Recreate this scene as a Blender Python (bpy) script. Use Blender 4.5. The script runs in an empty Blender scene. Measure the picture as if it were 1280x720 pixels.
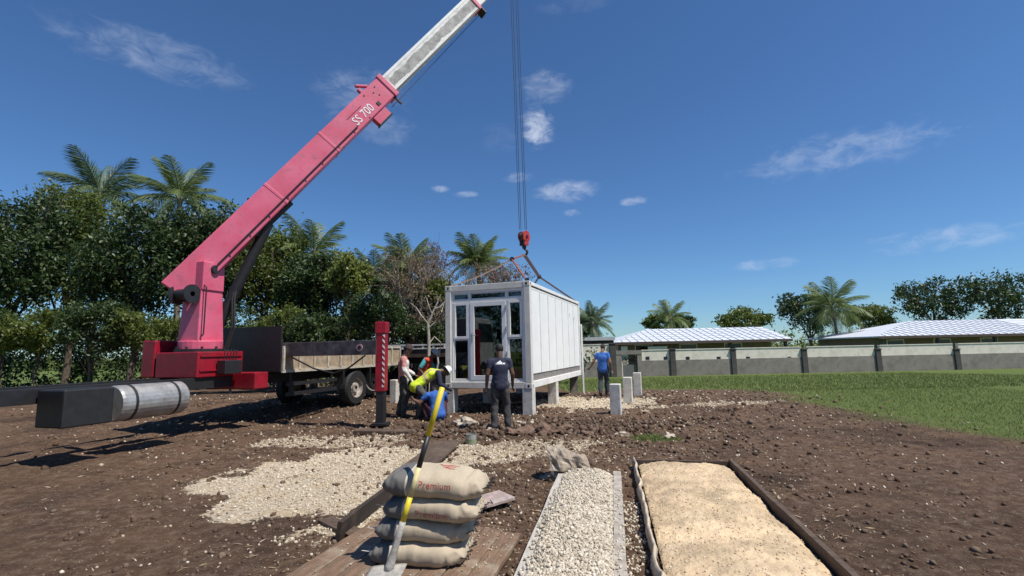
import bpy, bmesh, math, random
import numpy as np
from mathutils import Vector, Matrix, noise
from mathutils.bvhtree import BVHTree
R = math.radians
PI = math.pi
random.seed(7)
rng = np.random.default_rng(7)
S = bpy.context.scene
COL = S.collection

# ------------------------------------------------------------------ camera
F = 600.0
PITCH, ROLL = R(7.4), R(1.2)
CAM = Vector((0, 0, 1.5))
fwd = Vector((0, math.cos(PITCH), math.sin(PITCH)))
up0 = Vector((0, -math.sin(PITCH), math.cos(PITCH)))
rt0 = Vector((1, 0, 0))
UPV = up0*math.cos(ROLL) + rt0*math.sin(ROLL)
RTV = rt0*math.cos(ROLL) - up0*math.sin(ROLL)
def ray(px, py): return fwd*F + RTV*(px-640) - UPV*(py-360)
def at(px, py, Y):
    d = ray(px, py); return CAM + d*(Y/d.y)
def gnd(px, py, z=0.0):
    d = ray(px, py); return CAM + d*((z-CAM.z)/d.z)
def proj(p):
    d = Vector(p)-CAM; k = d.dot(fwd)
    return (640+F*d.dot(RTV)/k, 360-F*d.dot(UPV)/k)
cd = bpy.data.cameras.new('camera'); cam = bpy.data.objects.new('camera', cd); COL.objects.link(cam)
cd.sensor_width = 36; cd.lens = F/1280*36; cd.clip_end = 6000; cd.clip_start = 0.05
m = Matrix((RTV, UPV, -fwd)).transposed().to_4x4(); m.translation = CAM
cam.matrix_world = m
S.camera = cam

# ------------------------------------------------------------------ world and sun
SUN_AZ = math.atan2(0.86, -0.5)           # compass style: x = sin, y = cos
SUN_EL = R(60)
sv = Vector((math.sin(SUN_AZ)*math.cos(SUN_EL), math.cos(SUN_AZ)*math.cos(SUN_EL), math.sin(SUN_EL)))
W = bpy.data.worlds.new('World'); S.world = W; W.use_nodes = True
nt = W.node_tree; nt.nodes.clear()
def N(tree, typ, **kw):
    n = tree.nodes.new(typ)
    for k, v in kw.items(): setattr(n, k, v)
    return n
out = N(nt, 'ShaderNodeOutputWorld'); bg = N(nt, 'ShaderNodeBackground')
sky = N(nt, 'ShaderNodeTexSky', sky_type='NISHITA', sun_disc=False)
sky.sun_elevation = SUN_EL; sky.sun_rotation = SUN_AZ; sky.air_density = 1.0; sky.dust_density = 0.1; sky.ozone_density = 3.5
bg.inputs[1].default_value = 0.085
tint = N(nt, 'ShaderNodeMix', data_type='RGBA', blend_type='MULTIPLY'); tint.inputs[0].default_value = 1
nt.links.new(sky.outputs[0], tint.inputs[6]); tint.inputs[7].default_value = (0.60, 0.86, 1.12, 1)
tc = N(nt, 'ShaderNodeTexCoord')
CN = N(nt, 'ShaderNodeTexNoise'); CN.inputs['Scale'].default_value = 24; CN.inputs['Detail'].default_value = 7; CN.inputs['Roughness'].default_value = .62; CN.inputs['Distortion'].default_value = .5
CM = N(nt, 'ShaderNodeMapping'); CM.inputs['Scale'].default_value = (1, 1, 2.0)
nt.links.new(tc.outputs['Generated'], CM.inputs[0]); nt.links.new(CM.outputs[0], CN.inputs['Vector'])
def cloud(prev, px, py, rx, ry, amt, scale, th=0.5):
    d = ray(px, py).normalized()
    r = d.cross(Vector((0, 0, 1))).normalized(); u = r.cross(d)
    def dot(v, s):
        n = N(nt, 'ShaderNodeVectorMath', operation='DOT_PRODUCT'); nt.links.new(tc.outputs['Generated'], n.inputs[0]); n.inputs[1].default_value = v
        m_ = N(nt, 'ShaderNodeMath', operation='DIVIDE'); nt.links.new(n.outputs['Value'], m_.inputs[0]); m_.inputs[1].default_value = s
        p_ = N(nt, 'ShaderNodeMath', operation='POWER'); ab = N(nt, 'ShaderNodeMath', operation='ABSOLUTE')
        nt.links.new(m_.outputs[0], ab.inputs[0]); nt.links.new(ab.outputs[0], p_.inputs[0]); p_.inputs[1].default_value = 2
        return p_
    a, b = dot(r, rx/F), dot(u, ry/F)
    s = N(nt, 'ShaderNodeMath', operation='ADD'); nt.links.new(a.outputs[0], s.inputs[0]); nt.links.new(b.outputs[0], s.inputs[1])
    inv = N(nt, 'ShaderNodeMapRange', interpolation_type='SMOOTHSTEP'); nt.links.new(s.outputs[0], inv.inputs[0])
    inv.inputs[1].default_value = 0; inv.inputs[2].default_value = 1; inv.inputs[3].default_value = 1; inv.inputs[4].default_value = 0
    no = CN
    ad = N(nt, 'ShaderNodeMath', operation='MULTIPLY_ADD'); nt.links.new(inv.outputs[0], ad.inputs[0]); ad.inputs[1].default_value = .34; nt.links.new(no.outputs[0], ad.inputs[2])
    mr = N(nt, 'ShaderNodeMapRange', interpolation_type='SMOOTHSTEP'); nt.links.new(ad.outputs[0], mr.inputs[0])
    mr.inputs[1].default_value = .62; mr.inputs[2].default_value = 1.12; mr.inputs[4].default_value = amt*.8
    mu = N(nt, 'ShaderNodeMath', operation='MULTIPLY'); nt.links.new(mr.outputs[0], mu.inputs[0]); nt.links.new(inv.outputs[0], mu.inputs[1])
    mx = N(nt, 'ShaderNodeMix', data_type='RGBA'); nt.links.new(mu.outputs[0], mx.inputs[0]); nt.links.new(prev, mx.inputs[6])
    mx.inputs[7].default_value = (7.6, 8.2, 9.6, 1)
    return mx.outputs[2]
o_ = tint.outputs[2]
for c in [(673, 161, 30, 32, 1.0, 9), (680, 108, 46, 30, .35, 8), (706, 240, 56, 20, .62, 11), (789, 251, 26, 9, .7, 14),
          (549, 236, 16, 7, .6, 16), (583, 243, 22, 7, .6, 16), (650, 222, 30, 10, .3, 14), (716, 266, 16, 7, .45, 14), (450, 118, 70, 45, .3, 6),
          (480, 160, 50, 30, .2, 7), (625, 175, 40, 30, .06, 8), (1050, 190, 130, 30, .35, 6), (1170, 300, 90, 18, .4, 8), (960, 330, 50, 10, .4, 12), (200, 70, 110, 30, .3, 6),
          (720, 5, 60, 14, .12, 8)]:
    o_ = cloud(o_, *c)
nt.links.new(o_, bg.inputs[0]); nt.links.new(bg.outputs[0], out.inputs[0])
sl = bpy.data.lights.new('sun', 'SUN'); sl.energy = 4.9; sl.angle = R(0.5); sl.color = (1.0, .95, .87)
so = bpy.data.objects.new('sun', sl); COL.objects.link(so); so.rotation_euler = sv.to_track_quat('Z', 'Y').to_euler(); so.location = (0, 0, 30)
vs = S.view_settings; vs.view_transform = 'Standard'; vs.look = 'None'; vs.gamma = 1; vs.use_curve_mapping = False; vs.exposure = 0.25

# ------------------------------------------------------------------ materials
MATS = {}
def mat(name, col, rough=.7, var=.15, scale=8, metal=0, bump=.0, bscale=60, col2=None, spec=.5, detail=6, th=(.35, .65), trans=0, stretch=None, dirt=None):
    if name in MATS: return MATS[name]
    m = bpy.data.materials.new(name); m.use_nodes = True; t = m.node_tree; p = t.nodes['Principled BSDF']
    p.inputs['Roughness'].default_value = rough; p.inputs['Metallic'].default_value = metal; p.inputs['Specular IOR Level'].default_value = spec
    co = N(t, 'ShaderNodeTexCoord'); no = N(t, 'ShaderNodeTexNoise'); no.inputs['Scale'].default_value = scale; no.inputs['Detail'].default_value = detail; no.inputs['Roughness'].default_value = .62
    mp = N(t, 'ShaderNodeMapping'); t.links.new(co.outputs['Object'], mp.inputs[0]); t.links.new(mp.outputs[0], no.inputs['Vector'])
    if stretch: mp.inputs['Scale'].default_value = stretch
    mr = N(t, 'ShaderNodeMapRange'); t.links.new(no.outputs[0], mr.inputs[0]); mr.inputs[1].default_value = th[0]; mr.inputs[2].default_value = th[1]
    mx = N(t, 'ShaderNodeMix', data_type='RGBA'); t.links.new(mr.outputs[0], mx.inputs[0])
    c2 = col2 or tuple(c*(1-var*1.6) for c in col); c1 = col if col2 else tuple(min(1, c*(1+var*.5)) for c in col)
    mx.inputs[6].default_value = (*c1, 1); mx.inputs[7].default_value = (*c2, 1)
    cur = mx.outputs[2]
    if dirt:                                   # (colour, amount, scale)
        n2 = N(t, 'ShaderNodeTexNoise'); n2.inputs['Scale'].default_value = dirt[2]; n2.inputs['Detail'].default_value = 9; n2.inputs['Roughness'].default_value = .7
        t.links.new(co.outputs['Object'], n2.inputs['Vector'])
        r2 = N(t, 'ShaderNodeMapRange'); t.links.new(n2.outputs[0], r2.inputs[0]); r2.inputs[1].default_value = .5; r2.inputs[2].default_value = .72; r2.inputs[4].default_value = dirt[1]
        m2 = N(t, 'ShaderNodeMix', data_type='RGBA'); t.links.new(r2.outputs[0], m2.inputs[0]); t.links.new(cur, m2.inputs[6]); m2.inputs[7].default_value = (*dirt[0], 1)
        cur = m2.outputs[2]
    t.links.new(cur, p.inputs['Base Color'])
    if bump:
        b = N(t, 'ShaderNodeBump'); n3 = N(t, 'ShaderNodeTexNoise'); n3.inputs['Scale'].default_value = bscale; n3.inputs['Detail'].default_value = 5
        t.links.new(mp.outputs[0], n3.inputs['Vector']); t.links.new(n3.outputs[0], b.inputs['Height']); b.inputs['Strength'].default_value = bump; b.inputs['Distance'].default_value = .02
        t.links.new(b.outputs[0], p.inputs['Normal'])
    MATS[name] = m; return m
def leafmat(name, c1, c2, trans=.35, rough=.45):
    if name in MATS: return MATS[name]
    m = bpy.data.materials.new(name); m.use_nodes = True; t = m.node_tree; p = t.nodes['Principled BSDF']
    g = N(t, 'ShaderNodeNewGeometry'); mx = N(t, 'ShaderNodeMix', data_type='RGBA'); t.links.new(g.outputs['Random Per Island'], mx.inputs[0])
    mx.inputs[6].default_value = (*c1, 1); mx.inputs[7].default_value = (*c2, 1); t.links.new(mx.outputs[2], p.inputs['Base Color']); p.inputs['Roughness'].default_value = rough
    tr = N(t, 'ShaderNodeBsdfTranslucent'); t.links.new(mx.outputs[2], tr.inputs[0]); ms = N(t, 'ShaderNodeMixShader'); ms.inputs[0].default_value = trans
    t.links.new(p.outputs[0], ms.inputs[1]); t.links.new(tr.outputs[0], ms.inputs[2]); t.links.new(ms.outputs[0], t.nodes['Material Output'].inputs[0])
    MATS[name] = m; return m
def glassmat(name, tintc=(.55, .62, .6), base=.07):
    m = bpy.data.materials.new(name); m.use_nodes = True; t = m.node_tree; t.nodes.remove(t.nodes['Principled BSDF'])
    a = N(t, 'ShaderNodeBsdfTransparent'); a.inputs[0].default_value = (*tintc, 1); g = N(t, 'ShaderNodeBsdfGlossy'); g.inputs['Roughness'].default_value = .015
    fr = N(t, 'ShaderNodeFresnel'); fr.inputs[0].default_value = 1.5; ad = N(t, 'ShaderNodeMath', operation='MULTIPLY_ADD'); t.links.new(fr.outputs[0], ad.inputs[0]); ad.inputs[1].default_value = 1.0; ad.inputs[2].default_value = base
    ms = N(t, 'ShaderNodeMixShader'); t.links.new(ad.outputs[0], ms.inputs[0]); t.links.new(a.outputs[0], ms.inputs[1]); t.links.new(g.outputs[0], ms.inputs[2])
    t.links.new(ms.outputs[0], t.nodes['Material Output'].inputs[0]); return m
white = mat('white_coated_steel', (.80, .79, .75), .45, .06, 3, dirt=((.42, .38, .32), .35, 5))
cream = mat('cream_coated_steel', (.70, .67, .60), .5, .06, 4, dirt=((.36, .33, .27), .5, 7))
panelm = mat('white_wall_panel', (.82, .82, .79), .42, .03, 2, dirt=((.68, .66, .6), .2, 2.2))
upvc = mat('white_window_plastic', (.82, .81, .78), .35, .04, 5)
greyband = mat('grey_brown_steel', (.24, .22, .2), .6, .2, 6)
dark = mat('dark_rubber', (.015, .015, .016), .75, .2, 20)
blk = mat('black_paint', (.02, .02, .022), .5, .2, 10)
concrete = mat('pale_concrete', (.62, .60, .55), .85, .16, 6, bump=.25, bscale=40, dirt=((.3, .24, .18), .6, 9))
pink = mat('faded_red_boom_paint', (.58, .085, .15), .45, .12, 2.5, col2=(.68, .15, .24), dirt=((.22, .07, .08), .6, 5), bump=.08, bscale=20)
red = mat('red_outrigger_paint', (.30, .008, .022), .42, .2, 4, dirt=((.12, .03, .03), .5, 5))
steel = mat('weathered_boom_steel', (.66, .65, .62), .5, .1, 3, col2=(.45, .44, .41), th=(.50, .62), dirt=((.2, .18, .15), .5, 12), stretch=(1, 1, 1))
alu = mat('weathered_deck_board', (.40, .31, .21), .6, .2, 8, dirt=((.25, .17, .1), .6, 6))
rustrope = mat('worn_lifting_strap', (.24, .09, .06), .85, .3, 25)
darkrope = mat('dark_lifting_strap', (.08, .045, .05), .85, .3, 25)
cable = mat('steel_cable', (.09, .09, .1), .5, .2, 40, metal=.6)
wood = mat('old_timber', (.25, .155, .095), .8, .3, 5, col2=(.12, .075, .048), bump=.6, bscale=26, stretch=(1, 9, 9), dirt=((.40, .33, .24), .75, 5))
woodd = mat('dark_wet_timber', (.10, .065, .045), .8, .3, 6, bump=.3, bscale=30, stretch=(1, 9, 9), dirt=((.2, .15, .1), .5, 4))
woodg = mat('grey_mortar_stained_board', (.40, .36, .31), .85, .2, 9, bump=.3, bscale=40, dirt=((.2, .15, .11), .5, 8))
bark = mat('brown_bark', (.13, .10, .075), .9, .3, 9, bump=.5, bscale=20)
palebark = mat('pale_bark', (.42, .38, .31), .9, .25, 9)
palmbark = mat('palm_bark', (.20, .17, .14), .9, .3, 9, bump=.4, bscale=15)
glass = glassmat('window_glass', (.42, .50, .47), .05)
textw = mat('white_lettering', (.8, .8, .8), .5, .03)

# ------------------------------------------------------------------ mesh builder
class MB:
    def __init__(s): s.v = []; s.f = []; s.sm = False
    def add(s, vs, fs):
        k = len(s.v); s.v += [Vector(v) for v in vs]; s.f += [tuple(i+k for i in f) for f in fs]; return s
    def box(s, c, size, rot=None, taper=None):
        hx, hy, hz = size[0]/2, size[1]/2, size[2]/2
        vs = []
        for z in (-hz, hz):
            k = 1 if (taper is None or z < 0) else taper
            for x, y in ((-hx, -hy), (hx, -hy), (hx, hy), (-hx, hy)): vs.append(Vector((x*k, y*k, z)))
        if rot is not None: vs = [rot @ v for v in vs]
        c = Vector(c)
        return s.add([v+c for v in vs], [(3, 2, 1, 0), (4, 5, 6, 7), (0, 1, 5, 4), (1, 2, 6, 5), (2, 3, 7, 6), (3, 0, 4, 7)])
    def bx(s, x0, x1, y0, y1, z0, z1): return s.box(((x0+x1)/2, (y0+y1)/2, (z0+z1)/2), (x1-x0, y1-y0, z1-z0))
    def bar(s, a, b, w, h=None, side=None, w2=None, h2=None):
        h = h or w; w2 = w2 or w; h2 = h2 or h; a = Vector(a); b = Vector(b); d = (b-a).normalized()
        sd = Vector(side) if side is not None else (Vector((0, 0, 1)).cross(d) if abs(d.z) < .99 else Vector((1, 0, 0)))
        sd = (sd - d*sd.dot(d)).normalized(); u = d.cross(sd)
        vs = []
        for p, ww, hh in ((a, w, h), (b, w2, h2)):
            for i, j in ((-1, -1), (1, -1), (1, 1), (-1, 1)): vs.append(p + sd*(i*ww/2) + u*(j*hh/2))
        return s.add(vs, [(3, 2, 1, 0), (4, 5, 6, 7), (0, 1, 5, 4), (1, 2, 6, 5), (2, 3, 7, 6), (3, 0, 4, 7)])
    def tube(s, pts, rs, n=8, cap=True):
        pts = [Vector(p) for p in pts]
        if not hasattr(rs, '__len__'): rs = [rs]*len(pts)
        k = len(s.v); prev = None; vs = []; fs = []
        for i, p in enumerate(pts):
            d = (pts[min(i+1, len(pts)-1)] - pts[max(i-1, 0)]).normalized()
            if prev is None: prev = Vector((0, 0, 1)).cross(d) if abs(d.z) < .95 else Vector((1, 0, 0))
            x = (prev - d*prev.dot(d)).normalized(); y = d.cross(x); prev = x
            for j in range(n):
                a = 2*PI*j/n; vs.append(p + (x*math.cos(a)+y*math.sin(a))*rs[i])
        for i in range(len(pts)-1):
            for j in range(n):
                a, b = i*n+j, i*n+(j+1) % n; fs.append((a, b, b+n, a+n))
        if cap: fs.append(tuple(range(n))[::-1]); fs.append(tuple((len(pts)-1)*n+j for j in range(n)))
        return s.add(vs, fs)
    def lathe(s, prof, c, axis=(0, 0, 1), n=24):      # prof = [(r, t)]
        ax = Vector(axis).normalized(); x = ax.orthogonal().normalized(); y = ax.cross(x); c = Vector(c); vs = []; fs = []
        for r, t in prof:
            for j in range(n):
                a = 2*PI*j/n; vs.append(c + ax*t + (x*math.cos(a)+y*math.sin(a))*r)
        for i in range(len(prof)-1):
            for j in range(n):
                a, b = i*n+j, i*n+(j+1) % n; fs.append((a, b, b+n, a+n))
        return s.add(vs, fs)
    def cyl(s, c, r, h, axis=(0, 0, 1), n=24):
        return s.lathe([(1e-4, -h/2), (r, -h/2), (r, h/2), (1e-4, h/2)], c, axis, n)
    def ell(s, c, r, rot=None, n=16, m=10):
        vs = []; fs = []; c = Vector(c)
        for i in range(m+1):
            th = PI*i/m
            for j in range(n):
                a = 2*PI*j/n; v = Vector((r[0]*math.sin(th)*math.cos(a), r[1]*math.sin(th)*math.sin(a), r[2]*math.cos(th)))
                if i in (0, m): v += Vector((math.cos(a), math.sin(a), 0))*1e-4
                if rot is not None: v = rot @ v
                vs.append(v+c)
        for i in range(m):
            for j in range(n):
                a, b = i*n+j, i*n+(j+1) % n; fs.append((a+n, b+n, b, a))
        fs.append(tuple(range(n))); fs.append(tuple(m*n+j for j in range(n))[::-1])
        return s.add(vs, fs)
    def limb(s, a, b, r1, r2, side=(1, 0, 0), n=14):   # tapered capsule, r = radius or (wide, deep)
        a = Vector(a); b = Vector(b); d = b-a; L = d.length; d = d/L
        sd = Vector(side); sd = (sd - d*sd.dot(d))
        sd = sd.normalized() if sd.length > 1e-3 else d.orthogonal().normalized(); u = d.cross(sd)
        r1 = r1 if hasattr(r1, '__len__') else (r1, r1); r2 = r2 if hasattr(r2, '__len__') else (r2, r2)
        rings = []
        for k in range(0, 6): t = k/5*PI/2; rings.append((a - d*(math.cos(t)*min(r1)), max(math.sin(t), .02), r1))
        for k in range(0, 6): t = PI/2 - k/5*PI/2; rings.append((b + d*(math.cos(t)*min(r2)), max(math.sin(t), .02), r2))
        vs = []; fs = []
        for p, q, r in rings:
            for j in range(n):
                g = 2*PI*j/n; vs.append(p + sd*(math.cos(g)*r[0]*q) + u*(math.sin(g)*r[1]*q))
        for i in range(len(rings)-1):
            for j in range(n):
                x, y = i*n+j, i*n+(j+1) % n; fs.append((x, y, y+n, x+n))
        fs.append(tuple(range(n))[::-1]); fs.append(tuple((len(rings)-1)*n+j for j in range(n)))
        return s.add(vs, fs)
    def rock(s, c, r, seed, rough=.35, flat=.7, sub=2):
        bm = bmesh.new(); bmesh.ops.create_icosphere(bm, subdivisions=sub, radius=1); o = Vector((seed*3.7, seed*1.3, seed*7.1)); c = Vector(c)
        r = r if hasattr(r, '__len__') else (r, r*.85, r*flat)
        for v in bm.verts:
            k = 1 + rough*noise.noise(v.co*1.1+o)*1.6 + rough*.5*noise.noise(v.co*2.7+o); v.co = v.co*k
        vs = [Vector((v.co.x*r[0], v.co.y*r[1], v.co.z*r[2])) + c for v in bm.verts]; fs = [tuple(v.index for v in f.verts) for f in bm.faces]; bm.free()
        return s.add(vs, fs)
def pmat(o):
    return Matrix.LocRotScale(o.location, o.rotation_euler, o.scale) if o else Matrix.Identity(4)
def wmat(o):
    return (wmat(o.parent) if o.parent else Matrix.Identity(4)) @ pmat(o)
def link(name, me, material, parent=None, smooth=False, bevel=0):
    if material is not None: me.materials.append(material)
    o = bpy.data.objects.new(name, me); COL.objects.link(o)
    if parent: o.parent = parent
    if smooth: me.shade_smooth()
    if bevel:
        b = o.modifiers.new('bevel', 'BEVEL'); b.width = bevel; b.segments = 2; b.limit_method = 'ANGLE'
    return o
def obj(name, mb, material, parent=None, world=False, smooth=False, bevel=0, origin=None):
    vs = mb.v; loc = None
    if parent is not None and world:
        inv = wmat(parent).inverted(); vs = [inv @ v for v in vs]
    if parent is None:
        loc = Vector(origin) if origin is not None else Vector((sum(v.x for v in vs)/len(vs), sum(v.y for v in vs)/len(vs), min(v.z for v in vs)))
        vs = [v-loc for v in vs]
    me = bpy.data.meshes.new(name); me.from_pydata([tuple(v) for v in vs], [], mb.f); me.update()
    bm = bmesh.new(); bm.from_mesh(me); bmesh.ops.recalc_face_normals(bm, faces=bm.faces); bm.to_mesh(me); bm.free()
    o = link(name, me, material, parent, smooth, bevel)
    if loc is not None: o.location = loc
    return o
def tag(o, label=None, cat=None, group=None, kind=None):
    if label: o['label'] = label
    if cat: o['category'] = cat
    if group: o['group'] = group
    if kind: o['kind'] = kind
    return o
def thing(name, label, cat, loc=(0, 0, 0), rz=0, group=None):
    o = bpy.data.objects.new(name, None); COL.objects.link(o); o.location = loc; o.rotation_euler = (0, 0, rz); o.empty_display_size = .2
    return tag(o, label, cat, group)
def copy_tree(o, parent=None):
    c = o.copy(); COL.objects.link(c)
    if parent: c.parent = parent
    for ch in list(o.children): copy_tree(ch, c)
    return c
def mesh_np(name, verts, faces, material, parent=None, smooth=False):
    me = bpy.data.meshes.new(name); nv = len(verts); nf = len(faces); k = faces.shape[1]
    me.vertices.add(nv); me.vertices.foreach_set('co', np.asarray(verts, dtype=np.float32).ravel())
    me.loops.add(nf*k); me.loops.foreach_set('vertex_index', np.asarray(faces, dtype=np.int32).ravel())
    me.polygons.add(nf); me.polygons.foreach_set('loop_start', np.arange(0, nf*k, k, dtype=np.int32)); me.polygons.foreach_set('loop_total', np.full(nf, k, dtype=np.int32))
    me.update(calc_edges=True); me.validate()
    return link(name, me, material, parent, smooth)

# ------------------------------------------------------------------ terrain
def ss(a, b, x):
    t = max(0, min(1, (x-a)/(b-a))); return t*t*(3-2*t)
def hb(x, y):
    h = -.37*ss(15, 32, y) - .13*ss(32, 44, y)
    h += .16*ss(-3.2, -4.6, x)*ss(11, 14, y)*ss(30, 20, y)
    return h
def soilmask(x, y):
    e = 1.2*noise.noise(Vector((x*.5, y*.5, 3.3))) + 22*ss(2.2, -.5, x)
    return ss(19+e, 16.5+e, y)*ss(22, 12, -x)*ss(10.5+e, 5.5+e, x)
def patch(x, y, cx, cy, rx, ry, ang=0):
    dx, dy = x-cx, y-cy; c, s = math.cos(ang), math.sin(ang)
    u, v = (dx*c+dy*s)/rx, (-dx*s+dy*c)/ry
    d = math.sqrt(u*u+v*v) + .45*noise.noise(Vector((x*1.1, y*1.1, 9))) + .25*noise.noise(Vector((x*4, y*4, 2)))
    return ss(1.1, .75, d)
g1, g2, g3, g4 = gnd(735, 505), gnd(470, 590), gnd(590, 568), gnd(640, 558)
PATCH = [(g1.x+.2, g1.y+.1, 2.0, 1.6, 0, 1.0), (g2.x-.35, g2.y-.1, 1.6, 1.75, 0, .97), (g3.x, g3.y, .9, .8, 0, .75), (g4.x+.3, g4.y-.1, 1.3, .55, 0, .55), (-3.2, 8.6, 1.4, .7, 0, .5), (5.5, 12.8, 1.5, .5, .2, .5)]
def gravelmask(x, y):
    v = 0
    for p in PATCH:
        if abs(x-p[0]) < p[2]*2 and abs(y-p[1]) < p[3]*2: v = max(v, p[5]*patch(x, y, *p[:5]))
    return v
gp = gnd(812, 549)
def grassmask(x, y):
    a = patch(x, y, gp.x+.1, gp.y, .42, .33) if abs(x-gp.x) < 2 and abs(y-gp.y) < 2 else 0
    return max(a, 1-soilmask(x, y))
def rough(x, y):
    s = soilmask(x, y); k = .25 + .75*ss(5.5, 7.5, y)
    v = .045*noise.noise(Vector((x*.9, y*.9, 0))) + .035*noise.noise(Vector((x*2.6, y*2.6, 4))) + .026*abs(noise.noise(Vector((x*6, y*6, 8)))) + .012*noise.noise(Vector((x*14, y*14, 1)))
    return v*s*k
def H(x, y): return hb(x, y) + rough(x, y)
def axis_pts(lo, hi, step, far_lo, far_hi):
    a = list(np.arange(lo, hi+1e-6, step)); d = step; x = hi
    while x < far_hi: d = min(d*1.18, 120); x += d; a.append(x)
    d = step; x = lo; pre = []
    while x > far_lo: d = min(d*1.18, 120); x -= d; pre.append(x)
    return pre[::-1] + a
xs = axis_pts(-6, 7, .055, -1500, 1500); ys = axis_pts(2.2, 14.5, .055, -300, 3000)
nx, ny = len(xs), len(ys)
V = np.zeros((nx*ny, 3)); C_ = np.zeros((nx*ny, 4))
k = 0
for y in ys:
    for x in xs:
        near = abs(x) < 40 and -25 < y < 60
        V[k] = (x, y, H(x, y) if near else hb(x, y))
        C_[k] = (gravelmask(x, y) if near else 0, grassmask(x, y) if near else 1, 0, 1); k += 1
ii, jj = np.meshgrid(np.arange(nx-1), np.arange(ny-1)); a = (jj*nx+ii).ravel()
Fq = np.stack([a, a+1, a+1+nx, a+nx], 1)
gm = bpy.data.materials.new('churned_soil_and_grass'); gm.use_nodes = True; t = gm.node_tree; p = t.nodes['Principled BSDF']; p.inputs['Roughness'].default_value = .95; p.inputs['Specular IOR Level'].default_value = .2
vc = N(t, 'ShaderNodeVertexColor', layer_name='mask'); sep = N(t, 'ShaderNodeSeparateColor'); t.links.new(vc.outputs[0], sep.inputs[0])
co = N(t, 'ShaderNodeTexCoord')
def noi(scale, detail=8, rough_=.65):
    n = N(t, 'ShaderNodeTexNoise'); n.inputs['Scale'].default_value = scale; n.inputs['Detail'].default_value = detail; n.inputs['Roughness'].default_value = rough_; t.links.new(co.outputs['Object'], n.inputs['Vector']); return n
def mixc(fac, a, b):
    n = N(t, 'ShaderNodeMix', data_type='RGBA'); t.links.new(fac, n.inputs[0])
    for i, c in ((6, a), (7, b)):
        if isinstance(c, tuple): n.inputs[i].default_value = (*c, 1)
        else: t.links.new(c, n.inputs[i])
    return n.outputs[2]
def rng_(src, a, b):
    n = N(t, 'ShaderNodeMapRange'); t.links.new(src, n.inputs[0]); n.inputs[1].default_value = a; n.inputs[2].default_value = b; return n.outputs[0]
soil = mixc(rng_(noi(1.3).outputs[0], .35, .65), (.140, .082, .049), (.075, .044, .028))
soil = mixc(rng_(noi(9).outputs[0], .45, .68), soil, (.20, .135, .092))
soil = mixc(rng_(noi(.55, 9, .7).outputs[0], .5, .64), soil, (.055, .033, .022)); speck = rng_(noi(38, 5).outputs[0], .62, .66); soil = mixc(speck, soil, (.36, .29, .21))
grv = mixc(rng_(noi(24, 6).outputs[0], .38, .6), (.72, .64, .50), (.44, .34, .23))
grv = mixc(rng_(noi(3).outputs[0], .5, .7), grv, (.55, .42, .26))
def fuzz(src, sc, w=.5):
    n = noi(sc, 8, .7); ad = N(t, 'ShaderNodeMath', operation='MULTIPLY_ADD'); t.links.new(n.outputs[0], ad.inputs[0]); ad.inputs[1].default_value = w*2; ad.inputs[2].default_value = -w
    a2 = N(t, 'ShaderNodeMath', operation='ADD'); t.links.new(ad.outputs[0], a2.inputs[0]); t.links.new(src, a2.inputs[1]); return rng_(a2.outputs[0], .38, .62)
gr = mixc(rng_(noi(5).outputs[0], .4, .65), (.12, .17, .035), (.19, .20, .065))
gr = mixc(rng_(noi(60, 3).outputs[0], .4, .65), gr, (.04, .075, .015))
c0 = mixc(fuzz(sep.outputs[0], 16, .9), soil, grv); c0 = mixc(fuzz(sep.outputs[1], 14, .5), c0, gr)
t.links.new(c0, p.inputs['Base Color'])
b = N(t, 'ShaderNodeBump'); b.inputs['Strength'].default_value = 1.0; b.inputs['Distance'].default_value = .05; t.links.new(noi(22, 10, .75).outputs[0], b.inputs['Height']); t.links.new(b.outputs[0], p.inputs['Normal'])
go = mesh_np('ground', V, Fq, gm, smooth=True); tag(go, kind='structure')
ca = go.data.color_attributes.new('mask', 'FLOAT_COLOR', 'POINT'); ca.data.foreach_set('color', C_.ravel())

# loose stones as stuff
bmi = bmesh.new(); bmesh.ops.create_icosphere(bmi, subdivisions=1, radius=1)
ICO = np.array([v.co[:] for v in bmi.verts]); ICF = np.array([[v.index for v in f.verts] for f in bmi.faces]); bmi.free()
CUBE = np.array([(x, y, z) for x in (-1, 1) for y in (-1, 1) for z in (-1, 1)], dtype=float); 
bmi = bmesh.new(); bmesh.ops.create_cube(bmi, size=1.6); bmesh.ops.bevel(bmi, geom=bmi.edges[:], offset=.25, segments=1, affect='EDGES')
CBV = np.array([v.co[:] for v in bmi.verts]); bmesh.ops.triangulate(bmi, faces=bmi.faces[:]); CBF = np.array([[v.index for v in f.verts] for f in bmi.faces]); bmi.free()
def randrot(n):
    q = rng.normal(size=(n, 4)); q /= np.linalg.norm(q, axis=1)[:, None]; w, x, y, z = q.T
    return np.stack([1-2*(y*y+z*z), 2*(x*y-z*w), 2*(x*z+y*w), 2*(x*y+z*w), 1-2*(x*x+z*z), 2*(y*z-x*w), 2*(x*z-y*w), 2*(y*z+x*w), 1-2*(x*x+y*y)], 1).reshape(n, 3, 3)
def stones(name, pts, sizes, material, parent=None, base=None, rough_=.25):
    bv, bf = base or (ICO, ICF); n = len(pts); k = len(bv)
    v = bv[None]*(1+rng.normal(size=(n, k, 1))*rough_*.5)*rng.uniform(.6, 1.15, (n, 1, 3))
    v = np.einsum('nij,nkj->nki', randrot(n), v)*np.asarray(sizes)[:, None, None] + np.asarray(pts)[:, None]
    f = bf[None] + (np.arange(n)*k)[:, None, None]
    return mesh_np(name, v.reshape(-1, 3), f.reshape(-1, 3), material, parent)
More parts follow.
